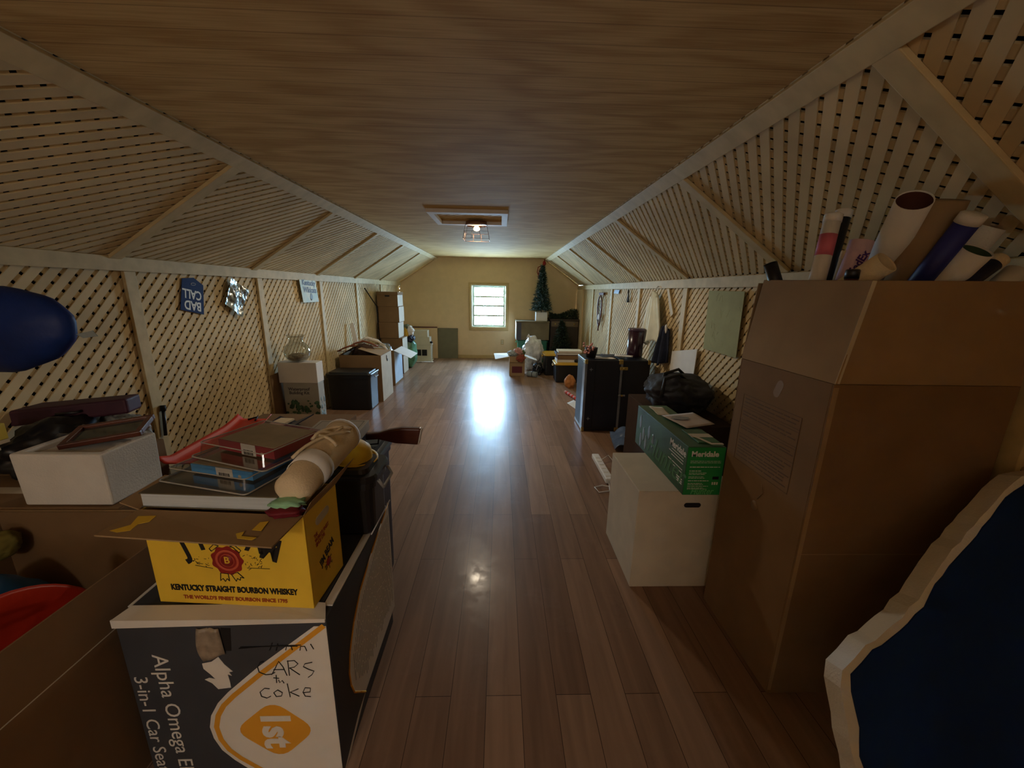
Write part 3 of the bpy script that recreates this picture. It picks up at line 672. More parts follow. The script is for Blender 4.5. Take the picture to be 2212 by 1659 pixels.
def rp(a, z, r=.0635): return A + dq @ V((r*math.cos(a), r*math.sin(a), z))
up_a = math.atan2((dq.inverted() @ V((0, 0, 1))).y, (dq.inverted() @ V((0, 0, 1))).x)
for z0_, z1_, s_ in ((.2, .24, 1), (.3, .12, 1), (.24, .32, -1)):
    mb.tube([rp(up_a+s_*(.9-.22*k), z0_+(z1_-z0_)*k/8, .064) for k in range(9)], .005, 6)
mb.tube([rp(up_a-.35+.1*k, .2+.012*k, .066+.012*math.sin(k*.8)) for k in range(9)], .0045, 6)
mb.build('ribbon', M_cream, t)
mb = MB(); mb.blob((-.572, .945, TB+.012), (.05, .03, .015), .35, 2, 5, 3); mb.build('red_end', mat('dark_red_cloth', (110, 20, 34), .6, .1), t)
MB().blob((-.572, .955, TB+.03), (.046, .024, .012), .4, 3, 8, 3).build('green_frill', mat('mint_cloth', (150, 200, 160), .8, .1), t)

# ------------------------------------------------------------------ totes behind the yellow box
tote('storage_tote', 'black lidded tote on the slate box, right behind the yellow carton', 'tote', (-.86, -.45, 1.262, 1.47, zt+.003, zt+.262), M_black, M_black, mh=M_grey, tp=.015)
TL = zt+.262
tote('storage_bin', 'tall dark navy plastic bin on the floor behind the black tote', 'bin', (-.98, -.56, 1.52, 1.92, 0, .76), M_navy, M_black, handles='y')
carton('flat_box', 'dark flat box on the navy bin, under the grey boxed book', 'box', (-.82, -.625, 1.54, 1.715, .762, .842), M_navy, tape=M_navy)
t = thing('slip_case', 'grey boxed book with printed title, lying behind the canvas roll', 'book', (-.716, 1.615, .843), R(3))
MB().box(-.11, .11, -.09, .11, 0.012, .058).build('box', mat('grey_board', (190, 184, 174), .6, .05), t, bevel=.0015, **b0)
MB().box(-.1, .1, -.08, .1, 0, .0118).build('tray', M_ink, t, **b0)
mb = MB()
for b_ in ((-.095, .095, .093, .0945), (-.095, .095, -.0755, -.074), (-.095, -.0935, -.074, .093), (.0935, .095, -.074, .093)): mb.box(*b_, .0581, .0586)
mb.build('border_line', M_ink, t, **b0)
text('DUMA', .042, M_ink, t, (-.005, .005, .0586), TOPF, R(90), bold=.001, **b0)
mb = MB()
for x_, w_ in ((.026, .07), (.034, .05), (.06, .06)): mb.box(x_, x_+.0015, -w_/2, w_/2, .0581, .0586)
mb.build('printed_rule', M_ink, t, **b0)
# wooden gunstock
t = thing('toy_rifle', 'brown wooden rifle stock poking over the aisle from the dark bin', 'rifle', (-.6, 1.75, .763))
prof = [(-.95, .032), (-.7, .034), (-.63, .03), (-.58, .034), (-.53, .05), (-.47, .06), (-.375, .058), (-.392, -.03), (-.5, -.022), (-.58, .0), (-.66, -.006), (-.95, 0)]
RZ = .797
MB().slab([(x, 1.742+.02*(x+.6), RZ+z*.95) for x, z in prof], (0, .034, 0)).build('stock', M_wood, t, bevel=.008, seg=3)
MB().slab([(-.3775, 1.745, RZ+.052), (-.371, 1.745, RZ+.052), (-.388, 1.745, RZ-.026), (-.3945, 1.745, RZ-.026)], (0, .036, 0)).build('butt_plate', M_white, t, bevel=.002)
MB().tube([(-.58, 1.757, RZ+.01), (-.585, 1.757, RZ-.026), (-.63, 1.757, RZ-.03), (-.66, 1.757, RZ+.005)], .004, 6).build('trigger_guard', M_ink, t)
MB().tube([(-.66, 1.762, RZ+.03), (-1.15, 1.775, RZ+.03)], .011, 12).build('barrel', M_black, t)
t = thing('toy_helmet', 'rounded yellow plastic toy helmet wedged beside the grey boxed book', 'helmet', (-.565, 1.40, TL+.003))
MB().lathe([(.085, 0), (.07, .004), (.068, .02), (.06, .045), (.038, .062), (0, .068)], Matrix.Translation((-.565, 1.40, TL+.003)) @ Euler((R(0), R(8), 0)).to_matrix().to_4x4(), 28).build('shell', M_yellow, t)
MB().lathe([(.086, .0), (.092, .002), (.092, .006), (.084, .006)], Matrix.Translation((-.565, 1.40, TL+.003)) @ Euler((R(0), R(8), 0)).to_matrix().to_4x4(), 28).build('brim', M_yellow, t)
carton('cardboard_box', 'brown carton against the left wall behind the heap, under the red sled', 'box', (-1.72, -1.05, 2.02, 2.72, 0, .60), M_card2)
t = thing('binder', 'open navy binder with cream pages, lying behind the plastic cases', 'binder', (-1.40, 2.44, .601), R(-8))
MB().slab([(-.12, -.1, .001), (.0, -.1, .001), (.0, .1, .001), (-.12, .1, .03)], (0, 0, .008)).slab([(.001, -.1, .001), (.13, -.1, .05), (.13, .1, .06), (.001, .1, .001)], (0, 0, .008)).build('cover', M_navy, t, **b0)
MB().box(-.1, -.005, -.085, .085, .02, .032).build('pages', M_cream, t, **b0)
# red sled lying beside it
t = thing('red_sled', 'red plastic sled by the left wall, behind the plastic cases', 'sled', (-1.6, 2.1, .601))
def sled(u, v):
    y = 1.80+.68*u; x = -1.575-.05*u+(v-.5)*.22; e_ = abs(v-.5)*2
    return V((x, y, .612+.035*max(0, (e_-.7)/.3)+.03*max(0, (u-.72)/.28)**1.6+.03*max(0, (.12-u)/.12)))
MB().sheet(sled, 26, 22).build('tray', M_red, t, solid=.005)
MB().tube([(-1.60, 2.44, .645), (-1.62, 2.50, .65), (-1.66, 2.46, .645)], .005, 8).build('tow_cord', M_ink, t)

# ------------------------------------------------------------------ far left foreground: open carton, foam cooler, clutter
t = open_carton('cardboard_box', 'huge open brown carton beside the slate box, holding red and blue plastic toys', 'box', (-1.82, -1.115, .30, 1.30, 0, .69), M_card2)
MB().box(-1.1149, -1.1142, .3, 1.3, .52, .523).build('crease', M_cardL, t)
flap('end_flap', (-1.82, 1.30, .688), (-1.115, 1.30, .688), (0, 1, 0), 3, .006, M_card, t)
t = thing('saucer_sled', 'round red plastic saucer leaning inside the huge open carton', 'sled', (-1.36, .97, .05))
Ms_ = Matrix.Translation((-1.275, .86, .43)) @ Euler((0, R(68), R(5))).to_matrix().to_4x4()
MB().lathe([(0, -.05), (.1, -.045), (.2, -.02), (.25, .012), (.262, .008), (.255, -.004), (.2, -.03), (.1, -.055), (0, -.06)], Ms_, 48).build('dish', M_red, t)
for s_ in (-1, 1): MB().tube([Ms_ @ V((s_*.205, -.05, -.012)), Ms_ @ V((s_*.2, -.02, .02)), Ms_ @ V((s_*.2, .02, .02)), Ms_ @ V((s_*.205, .05, -.012))], .006, 8).build('handle', M_red, t)
t = thing('inflatable_toy', 'rounded blue plastic inflatable in the huge open carton beside the red saucer', 'toy', (-1.62, 1.1, .05))
MB().blob((-1.66, 1.06, .29), (.145, .2, .28), .07, 1.4, 3, 4, flat=.006).build('body', mat('blue_vinyl', (20, 92, 150), .35, .2, spec=.5), t)
MB().tube([(-1.58, .93, .47), (-1.53, 1.02, .44), (-1.52, 1.12, .42)], .012, 8).build('seam', mat('teal_vinyl', (40, 150, 160), .4), t)
t = thing('cloth_bundle', 'olive and yellow cloth bundle stuffed in the left corner of the open carton', 'cloth', (-1.73, 1.22, .3))
MB().blob((-1.75, 1.23, .60), (.05, .05, .05), .15, 2.0, 9, 4).build('cloth', mat('olive_cloth', (120, 110, 50), .9, .3), t)

carton('cardboard_box', 'plain brown carton behind the huge open one, carrying the white foam cooler', 'box', (-2.15, -1.40, 1.312, 1.562, 0, .697), M_card2)
carton('cardboard_box', 'brown carton at the left wall, under the maroon case and the bags', 'box', (-2.17, -1.80, 1.566, 1.99, 0, .697), M_card2)
# foam cooler without lid
t = thing('foam_cooler', 'white foam cooler box with a framed picture lying across it', 'cooler', (-1.585, 1.43, .70))
xa, xb, ya, ybk, za, zb_ = -1.745, -1.425, 1.318, 1.545, .7005, .905; w_ = .028
def rc(i, z): return [(xa+i, ya+i, z), (xb-i, ya+i, z), (xb-i, ybk-i, z), (xa+i, ybk-i, z)]
mb = loft(MB(), [rc(.004, za), rc(0, zb_), rc(w_, zb_), rc(w_, za+.03)])
mb.build('body', M_foamw, t, bevel=.007, seg=3)
MB().box(xa+w_+.001, xb-w_-.001, ya+w_+.001, ybk-w_-.001, za+.17, za+.185).build('inner_tray', M_foamw, t, bevel=.004)
t = thing('picture_frame', 'dark framed picture lying tilted on the white foam cooler', 'frame', (-1.56, 1.5, .906), R(24))
fm = MB(); Mx = Matrix.Translation((0, 0, .012)) @ Euler((R(8), R(-5), 0)).to_matrix().to_4x4()
for b_ in ((-.12, .12, -.085, -.065), (-.12, .12, .065, .085), (-.12, -.1, -.065, .065), (.1, .12, -.065, .065)): fm.box(*b_, 0, .02, M=Mx)
fm.build('frame', M_wood, t, bevel=.003, **b0)
MB().box(-.1, .1, -.065, .065, .006, .01, M=Mx).build('picture', mat('dark_photo', (40, 44, 36), .1, .4, (12, 12, 12), spec=.8), t, **b0)
t = thing('plastic_bag', 'crumpled clear plastic bag behind the foam cooler', 'bag', (-1.7, 1.7, .70))
MB().blob((-1.86, 1.68, .775), (.07, .10, .085), .5, 2.2, 2, 4, flat=.7).build('film', M_bag, t)
t = thing('trash_bag', 'black trash bag slumped at the left behind the foam cooler', 'bag', (-1.97, 1.6, .7))
MB().blob((-2.0, 1.70, .78), (.13, .2, .12), .3, 1.8, 6, 4, flat=.7).build('film', M_black, t)
t = thing('cloth_bundle', 'grey crumpled bundle behind the foam cooler, beside the trash bag', 'bundle', (-1.92, 1.9, .7))
MB().blob((-1.92, 1.90, .775), (.13, .07, .09), .25, 2.6, 4, 4, flat=.7).build('cloth', mat('grey_green', (84, 88, 80), .6, .8, (30, 30, 30), two=(190, 188, 182)), t)
t = thing('instrument_case', 'long dark maroon case lying over the clutter by the left wall', 'case', (-2.0, 1.83, .86), R(14))
MB().slab([(-.24, -.07, .0), (.2, -.055, .03), (.2, .055, .03), (-.24, .07, 0)], (0, 0, .075)).build('body', mat('maroon_vinyl', (66, 30, 46), .6, .15), t, bevel=.012, seg=3, **b0)
MB().tube([(-.05, -.068, .05), (-.05, -.085, .055), (.03, -.085, .06), (.03, -.066, .06)], .006, 8).build('handle', M_black, t, **b0)
t = thing('paper_pad', 'small yellow paper pad on the far left clutter', 'paper', (-2.02, 1.5, .88))
MB().box(-2.085, -1.985, 1.46, 1.52, .885, .95, M=None).build('pad', mat('yellow_paper', (216, 196, 90), .8, .05), t, bevel=.003)
MB().box(-2.085, -1.985, 1.46, 1.52, .87, .8845).build('backing', M_cardL, t)
t = thing('dark_stick', 'dark stick hanging on the first visible stud of the left wall', 'tool', (-2.14, 2.30, .56))
MB().tube([(-2.165, 2.41, .55), (-2.165, 2.43, .71)], .010, 10).build('handle', M_black, t)
MB().tube([(-2.165, 2.43, .71), (-2.165, 2.435, .745)], .015, 10).build('head', M_ink, t)

# blue foil balloon
t = thing('foil_balloon', 'dark blue foil balloon floating by the left wall', 'balloon', (-1.99, 1.58, 1.32))
def bal(seg=40):
    mb = MB(); c_ = V((-1.96, 1.56, 1.315)); Mx = Matrix.Translation(c_) @ Matrix.Rotation(R(-7), 4, 'Y')
    rings = []
    for i in range(17):
        a = -math.pi/2+math.pi*i/16; rings.append([Mx @ V((.30*math.cos(a)*math.cos(b_)*(1+.012*math.sin(11*b_)*math.cos(a)), .085*math.sin(a), .165*math.cos(a)*math.sin(b_)*(1+.02*math.sin(9*b_+i*.3)))) for b_ in [2*math.pi*k/seg for k in range(seg)]])
    loft(mb, rings, smooth=True); return mb
bal().build('skin', mat('blue_foil', (16, 42, 104), .5, .3, (5, 5, 5), spec=.3, bump=.5, bscale=14), t)
MB().slab([(-1.665, 1.56, 1.305), (-1.60, 1.56, 1.32), (-1.585, 1.56, 1.298), (-1.64, 1.56, 1.29)], (0, .004, 0)).build('neck', mat('pale_foil', (150, 160, 160), .3), t)
# ------------------------------------------------------------------ signs on the left wall
def wall_sheet(name, label, cat, x, yz, m, th=.003, group=None):
    ys = [p[0] for p in yz]; zs = [p[1] for p in yz]
    t = thing(name, label, cat, (x, sum(ys)/len(ys), min(zs)), 0, group)
    MB().slab([(x, y, z) for y, z in yz], (th, 0, 0)).build('sheet', m, t, bevel=.0008); return t
t = wall_sheet('sign', 'dark blue sign hanging upside down with white words on the left wall', 'sign', -2.192, [(2.80, 1.545), (2.905, 1.552), (2.985, 1.50), (2.945, 1.29), (2.74, 1.335)], mat('blue_sign', (24, 44, 92), .7, .06, spec=.15))
a = R(180-10); M_signw = mat('sign_white', (222, 222, 214), .6, 0)
text('BAD', .088, M_signw, t, (-2.1884, 2.855, 1.36), RIGHTF, a, sx=.88, bold=.002)
text('CALL', .088, M_signw, t, (-2.1884, 2.865, 1.438), RIGHTF, a, sx=.82, bold=.002)
MB().tube([(-2.1884, 2.89+.022*math.cos(k*.524), 1.507+.008*math.sin(k*.524)) for k in range(12)], .0012, 5, closed=True).build('emblem_ring', M_signw, t)
t = thing('foil_sheet', 'crinkled silver foil sheet hanging as a diamond between the blue sign and the poster', 'sheet', (-2.18, 3.30, 1.245))
def foil(u, v):
    P = [V((0, 3.265, 1.575)), V((0, 3.445, 1.462)), V((0, 3.325, 1.245)), V((0, 3.158, 1.362))]
    p = P[0].lerp(P[1], u).lerp(P[3].lerp(P[2], u), v); k = noise.fractal(V((u*1.7, v*1.7, 4)), .9, 2, 3)
    return V((-2.165+.022*k, p.y, p.z))
MB().sheet(foil, 22, 26, smooth=False).build('sheet', mat('silver_foil', (158, 162, 160), .22, .1, metal=1), t, solid=.0008)
text('D', .05, M_grey, t, (-2.138, 3.24, 1.47), RIGHTF, R(150)); text('A', .05, M_grey, t, (-2.138, 3.33, 1.45), RIGHTF, R(150))
t = wall_sheet('poster', 'pale printed poster hung from the left wall rail beside the third visible stud', 'poster', -2.166, [(4.335, 1.58), (4.70, 1.575), (4.745, 1.335), (4.375, 1.335)], mat('pale_poster', (214, 210, 180), .6, .08, (9, 9, 9), two=(176, 196, 180)))
M_dkgrey = mat('grey_ink', (70, 66, 70), .6, 0)
text('Kentucky', .078, M_dkgrey, t, (-2.1624, 4.535, 1.545), RIGHTF, R(-2), bold=.003); text('Wildcats', .085, M_dkgrey, t, (-2.1624, 4.55, 1.468), RIGHTF, R(-2), bold=.003)
MB().blob((-2.1628, 4.57, 1.395), (.0008, .035, .04), .3, 2, 3, 2).build('picture', mat('print_grey', (120, 130, 128), .6), t)

# ------------------------------------------------------------------ left row, from near to far
carton('product_box', 'tall printed white box with green pictures, standing under the small white box', 'box', (-2.135, -1.795, 3.74, 3.868, 0, .586), mat('printed_white', (168, 166, 156), .6, .12, (5, 5, 5)))
t = bpy.data.objects['product_box']
wn_ = WM[t.name]
def lw(x, y, z): return (x, y, z)
text('Waterproof\nBuilding Kit', .042, M_dkgrey, t, (-1.985, 3.7394, .50), FRONT, bold=.001)
mb = MB(); rd = random.Random(5)
for k in range(60):
    x = rd.uniform(-2.12, -1.81); z = rd.uniform(.02, .40); s_ = rd.uniform(.01, .03)
    mb.blob((x, 3.7397, z), (s_, .0004, s_*rd.uniform(.6, 1.4)), .4, 2, k, 1)
mb.build('printed_leaves', mat('leaf_print', (70, 104, 80), .6, .4, (20, 20, 20)), t)
mb = MB()
for k in range(26):
    y = rd.uniform(3.76, 3.85); z = rd.uniform(.02, .42); s_ = rd.uniform(.008, .02); mb.blob((-1.7947, y, z), (.0004, s_, s_*1.6), .4, 2, k, 1)
mb.build('printed_leaves', mat('leaf_print_pale', (130, 150, 150), .5, .3, (20, 20, 20)), t)
carton('shoe_box', 'small plain white box on the printed box, carrying the glass vase', 'box', (-2.155, -1.785, 3.72, 3.86, .587, .789), M_white, tape=M_white)
t = thing('glass_vase', 'round clear glass vase with a flared neck on the small white box', 'vase', (-1.985, 3.79, .790))
pr = [(.045, 0), (.085, .014), (.115, .055), (.122, .10), (.105, .15), (.07, .185), (.06, .205), (.066, .235), (.085, .258), (.082, .258), (.063, .236), (.056, .205), (.066, .183), (.1, .149), (.117, .1), (.11, .057), (.08, .018), (0, .012)]
MB().lathe([(0, 0)]+pr, Matrix.Translation((-1.985, 3.79, .790)), 36).build('glass', clear_mat('vase_glass', (246, 246, 242), .06, .02), t)
MB().blob((-1.985, 3.79, .835), (.085, .085, .04), .2, 3, 4, 3).build('filling', mat('dry_potpourri', (150, 138, 118), .9, .4, (40, 40, 40)), t)
t = thing('cardboard_sheet', 'brown cardboard sheet leaning on the left wall behind the printed box', 'sheet', (-2.16, 3.95, 0))
MB().slab([(-2.165, 3.62, 0), (-2.165, 4.25, 0), (-2.178, 4.25, .68), (-2.178, 3.62, .68)], (.006, 0, 0)).build('sheet', M_card2, t)
tote('storage_tote', 'black lidded tote on the floor in front of the large open carton', 'tote', (-2.15, -1.60, 4.68, 5.04, 0, .485), M_black, M_black, mh=M_grey)

t = open_carton('cardboard_box', 'large open brown carton behind the black tote, filled with hangers', 'box', (-2.13, -1.583, 5.09, 5.58, 0, .637), M_card2)
flap('right_flap', (-1.587, 5.58, .637), (-1.587, 5.092, .637), (-1, 0, 0), 17, .30, M_card, t)
flap('left_flap', (-2.126, 5.092, .637), (-2.126, 5.58, .637), (1, 0, 0), 30, .22, M_card2, t)
MB().box(-1.5828, -1.5822, 5.094, 5.576, .004, .632).build('lit_side', M_cardL, t)  # window light on this side painted as a paler sheet
mb = MB(); mb.tube([(-1.5825, 5.34, .60), (-1.5825, 5.335, .55), (-1.5825, 5.365, .52), (-1.5825, 5.385, .545)], .008, 8); mb.build('handle_hole', M_ink, t)
M_hang = mat('hanger_wood', (134, 76, 50), .45, .2)
hl = [('reddish wooden hanger leaning left in the large open carton', (-2.02, 5.30), .74, 20, M_hang), ('wooden hanger lying across the middle of the large open carton', (-1.90, 5.36), .79, 12, M_hang), ('pale wooden hanger with a shiny bar in the large open carton', (-1.82, 5.44), .80, 4, M_cardL)]
for lb, (hx, hy), hz, rz, m_ in hl:
    t = thing('clothes_hanger', lb, 'hanger', (hx, hy, hz-.1), R(rz), None)
    MB().tube([(-.2, 0, .02), (-.1, 0, .07), (0, 0, .1), (.1, 0, .07), (.2, 0, .02)], [.009, .012, .014, .012, .009], 8).build('shoulder_bar', m_, t, **b0)
    MB().tube([(-.18, 0, .025), (.18, 0, .025)], .005, 6).build('trouser_bar', m_, t, **b0)
    MB().tube([(0, 0, .1), (0, 0, .13), (.02, 0, .15), (.035, 0, .135), (.03, 0, .12)], .003, 6).build('hook', M_steel, t, **b0)
t = thing('plastic_strip', 'bowed white plastic strip arching over the large open carton', 'strip', (-1.72, 5.5, .6))
MB().tube([(-1.95, 5.35, .79), (-1.85, 5.42, .83), (-1.74, 5.5, .78), (-1.66, 5.55, .68), (-1.62, 5.57, .60)], .019, 10).build('strip', M_white, t)
t = thing('scarf_pile', 'dark brown and black clothing heaped inside the large open carton', 'clothing', (-1.9, 5.35, .01))
mb = MB().blob((-1.88, 5.34, .42), (.22, .2, .34), .2, 2, 11, 4); mb.build('cloth', mat('brown_cloth', (70, 50, 40), .9, .3), t)
t = thing('white_board', 'narrow white plastic board leaning on the left wall behind the large open carton', 'board', (-2.07, 5.62, 0))
MB().slab([(-2.06, 5.66, 0), (-1.98, 5.70, 0), (-2.12, 5.66, 1.02), (-2.17, 5.64, 1.0)], (0, .012, 0)).build('board', M_white, t, bevel=.003)
t = open_carton('cardboard_box', 'open carton with a white inside flap sticking into the aisle, behind the hanger carton', 'box', (-2.12, -1.662, 6.0, 6.5, 0, .565), M_card2)
flap('right_flap', (-1.664, 6.0, .565), (-1.664, 6.5, .565), (1, 0, 0), -24, .29, M_white, t)
MB().box(-1.6618, -1.6612, 6.02, 6.49, .03, .54).build('pale_lit_side', mat('pale_lit_blue', (196, 212, 226), .6, .06), t)  # daylight on the aisle side painted as a pale blue sheet
t = thing('plastic_wrap', 'clump of clear plastic wrap in the carton with the white flap', 'wrap', (-1.9, 6.25, .01))
MB().blob((-1.9, 6.25, .36), (.2, .2, .27), .25, 2, 14, 4).build('film', M_bag, t)

# stack of brown file cartons near the far left corner
zs = [(0, .325), (.326, .646), (.647, .922), (.923, 1.197), (1.198, 1.44)]
lb = ['bottom brown carton of the tall stack in the far left corner', 'second brown carton from the floor in the tall stack', 'middle brown carton of the tall stack, jutting toward the aisle', 'fourth brown carton from the floor in the tall stack', 'top brown carton of the tall stack, with a lid and hand hole']
for k, (za, zb_) in enumerate(zs):
    o = [.03, .03, -.005, .012, 0][k]
    bb = (-2.15+o, -1.795+o+(.02 if k < 2 else 0), 6.9+(.0 if k != 2 else -.02), 7.26, za, zb_)
    t = carton('file_carton', lb[k], 'box', bb, M_card2, group='stack of brown cartons', holes=((0, .18, 'f'),) if k == 4 else ())
    MB().box(bb[1]+.0002, bb[1]+.0009, bb[2]+.004, bb[3]-.004, za+.006, zb_-.006).build('lit_side', M_cardL, t)  # pale sheet painted in for the window-lit carton side
    if k == 4: MB().box(bb[0]-.006, bb[1]+.008, bb[2]-.006, bb[3]+.006, zb_-.045, zb_+.008).build('lid', M_card2, t, bevel=.003)
t = thing('walking_stick', 'thin dark stick leaning on the left wall beside the tall carton stack', 'stick', (-2.15, 6.75, .9))
MB().tube([(-2.16, 6.35, 1.5), (-2.13, 6.80, 1.2), (-2.12, 6.88, 0)], .009, 8).build('shaft', M_ink, t)
# green bag with clothes
t = thing('storage_bag', 'green clear sided bag behind the tall carton stack', 'bag', (-1.76, 7.5, 0))
MB().blob((-1.80, 7.52, .29), (.17, .17, .31), .12, 2, 3, 4, flat=0).build('body', mat('green_vinyl', (90, 140, 108), .3, .3, (9, 9, 9)), t)
for nm, lb_, c_, r_, m_ in (('white_shirt', 'crumpled white shirt on top of the green bag', (-1.72, 7.42, .72), (.07, .07, .1), M_white), ('yellow_cloth', 'yellow cloth hanging from the green bag', (-1.80, 7.36, .665), (.05, .04, .11), mat('yellow_cloth', (214, 170, 60), .8)), ('navy_cloth', 'dark navy clothing between the white shirt and the green bag', (-1.73, 7.42, .585), (.09, .09, .07), M_navy), ('grey_cloth', 'grey green cloth at the very top of the green bag heap', (-1.80, 7.46, .80), (.07, .06, .045), mat('sage_cloth', (120, 128, 104), .9))):
    t = thing(nm, lb_, 'clothing', (c_[0], c_[1], c_[2]-r_[2])); MB().blob(c_, r_, .35, 2.2, len(nm), 4).build('cloth', m_, t)
# white dollhouse and boxes at the back wall
M_dw = mat('doll_white', (206, 196, 172), .6, .04)
t = thing('dollhouse', 'cream wooden dollhouse with two dark windows on the floor by the back wall', 'dollhouse', (-1.67, 8.3, 0))
mb = MB(); yy = 8.2
mb.box(-1.86, -1.80, yy, yy+.012, .02, .345).box(-1.565, -1.48, yy, yy+.012, .02, .345).box(-1.80, -1.565, yy, yy+.012, .02, .115).box(-1.80, -1.565, yy, yy+.012, .25, .345).box(-1.69, -1.675, yy, yy+.012, .115, .25)
mb.box(-1.86, -1.848, yy+.012, 8.42, .02, .345).box(-1.492, -1.48, yy+.012, 8.42, .02, .345).box(-1.848, -1.492, yy+.012, 8.42, .33, .345).box(-1.848, -1.492, 8.41, 8.42, .02, .33)
mb.build('walls', M_dw, t, bevel=.002); MB().box(-1.88, -1.46, 8.18, 8.44, 0, .02).build('base', M_dw, t, bevel=.003)
MB().box(-1.80, -1.565, yy+.02, yy+.024, .115, .25).build('window', M_ink, t)
carton('white_box', 'cream white box resting on the dollhouse', 'box', (-1.855, -1.50, 8.21, 8.42, .346, .515), M_dw, tape=M_dw)
carton('white_box', 'topmost cream white box of the pile above the dollhouse', 'box', (-1.88, -1.545, 8.22, 8.42, .516, .655), M_dw, tape=M_dw)
t = thing('ornament_cup', 'small dark ball and white cup beside the upper box of the dollhouse pile', 'ornament', (-1.46, 8.22, .346))
MB().lathe([(0, 0), (.03, .0), (.036, .03), (.034, .034), (0, .034)], Matrix.Translation((-1.475, 8.24, .346)), 20).build('cup', M_white, t)
MB().blob((-1.475, 8.24, .40), (.028, .028, .028), .05, 2, 1, 3).build('ball', M_ink, t)
t = thing('paper_scraps', 'crumpled white papers on the floor before the dollhouse', 'paper', (-1.6, 8.1, 0))
MB().sheet(lambda u, v: V((-1.86+.44*u, 8.06+.1*v, .004+.02*abs(noise.noise(V((u*6, v*3, 2)))))), 16, 5).build('paper', M_paper, t, solid=.001)
t = thing('tan_board', 'tan board leaning on the back wall behind the dollhouse', 'board', (-1.7, 8.6, 0))
MB().box(-2.06, -1.40, 8.60, 8.62, 0, .675).build('board', M_wall, t); MB().box(-2.06, -1.40, 8.59, 8.63, .6755, .70).build('top_rail', M_wood, t, bevel=.003)
t = thing('grey_board', 'grey panel leaning on the back wall left of the window', 'board', (-1.17, 8.6, 0))
MB().slab([(-1.395, 8.60, 0), (-.95, 8.60, 0), (-.95, 8.64, .66), (-1.395, 8.64, .66)], (0, .012, 0)).build('panel', mat('grey_paint', (118, 112, 88), .8, .05), t)
MB().box(-1.397, -.948, 8.645, 8.654, .6, .668).build('edge', M_dkgrey, t)

# ------------------------------------------------------------------ right foreground
x0, x1, y0, y1, zt = 1.045, 1.655, 1.139, 1.618, 1.233
t = thing('wardrobe_box', 'very tall brown carton in the right foreground, holding the poster tubes', 'box', ((x0+x1)/2, (y0+y1)/2, 0))
mb = MB(); th = .006
mb.box(x0, x1, y0, y0+th, 0, zt).box(x0, x1, y1-th, y1, 0, zt).box(x0, x0+th, y0+th, y1-th, 0, zt).box(x1-th, x1, y0+th, y1-th, 0, zt).box(x0+th, x1-th, y0+th, y1-th, 0, th)
mb.build('body', M_card2, t, bevel=.002)
MB().box(x0+.04, x1-.05, y0+.03, y1-.02, 1.2, 1.44).build('inner_carton', M_card, t, bevel=.002)
# turned up flaps, the front fold highlight painted as a pale strip
def flp(nm, pts, d, m): return MB().slab(pts, d).build(nm, m, t, bevel=.0015)
flp('left_flap', [(x0, y0-.004, zt+.001), (x0, y1, zt+.001), (x0+.045, y1+.005, 1.562), (x0+.05, y0+.005, 1.548)], (.006, 0, .001), M_card)
flp('front_flap', [(x0, y0, zt+.001), (x1, y0, zt+.001), (x1-.05, y0+.02, 1.555), (x0+.052, y0+.004, 1.548)], (0, .006, .001), M_card)
flp('back_flap', [(x0, y1-.006, zt+.001), (x1, y1-.006, zt+.001), (x1-.06, y1+.04, 1.55), (x0+.05, y1+.04, 1.55)], (0, .006, .001), M_card)
flp('right_flap', [(x1-.006, y0, zt+.001), (x1-.006, y1, zt+.001), (x1-.035, y1, 1.51), (x1-.035, y0, 1.51)], (.006, 0, .001), M_card)
flp('fold_highlight', [(x0-.0015, y0-.0015, zt+.002), (x0+.014, y0-.0015, zt+.002), (x0+.062, y0+.0025, 1.548), (x0+.048, y0+.0025, 1.548)], (0, -.001, 0), M_cardL)
flp('corner_tape', [(x0-.0012, y0-.0012, .02), (x0+.012, y0-.0012, .02), (x0+.016, y0-.0012, zt-.01), (x0-.0012, y0-.0012, zt-.01)], (0, -.0008, 0), M_card)
MB().box(x0, x1, y0-.0008, y0-.0002, .62, .6225).build('crease', M_card, t)
mb = MB(); xx = x0-.0007
def lb_(ya, za, yb_, zb2, r=.0016): mb.box(xx, xx+.0006, min(ya, yb_)-r*.5, max(ya, yb_)+r*.5, min(za, zb2)-r*.5, max(za, zb2)+r*.5)
Y0_, Y1_ = 1.235, 1.56
for z in (1.09, 1.045, 1.035, .98, .97, .92, .80): lb_(Y0_, z, Y1_, z)
for y in (Y0_, Y1_): lb_(y, .80, y, 1.09)
rd = random.Random(8)
for z in (1.075, 1.06, 1.018, 1.005, .955, .945, .905, .89, .878, .862, .85, .836, .82):
    y = Y1_-.015
    while y > Y0_+.03: ln = rd.uniform(.02, .07); lb_(y, z, max(Y0_+.01, y-ln), z, .0042); y -= ln+.012
mb.build('printed_text', mat('brown_ink', (98, 74, 50), .8, 0), t)
M_glue = mat('glue_mark', (144, 115, 84), .6, .05)
MB().lathe([(0, 0), (.02, 0), (.02, .0006), (0, .0006)], Matrix.Translation((x0-.0002, 1.385, .665)) @ LEFTF, 20).build('glue_spot', M_glue, t)
mb = MB(); mb.tube([(x0-.0004, 1.375, .70), (x0-.0004, 1.35, .74), (x0-.0004, 1.365, .77)], .0018, 6); mb.build('glue_streak', M_glue, t)
stadium(MB(), (x0-.0002, 1.37, 1.16), .07, .035, LEFTF @ Matrix.Rotation(R(70), 4, 'Z'), .0006).build('glue_streak', M_glue, t)

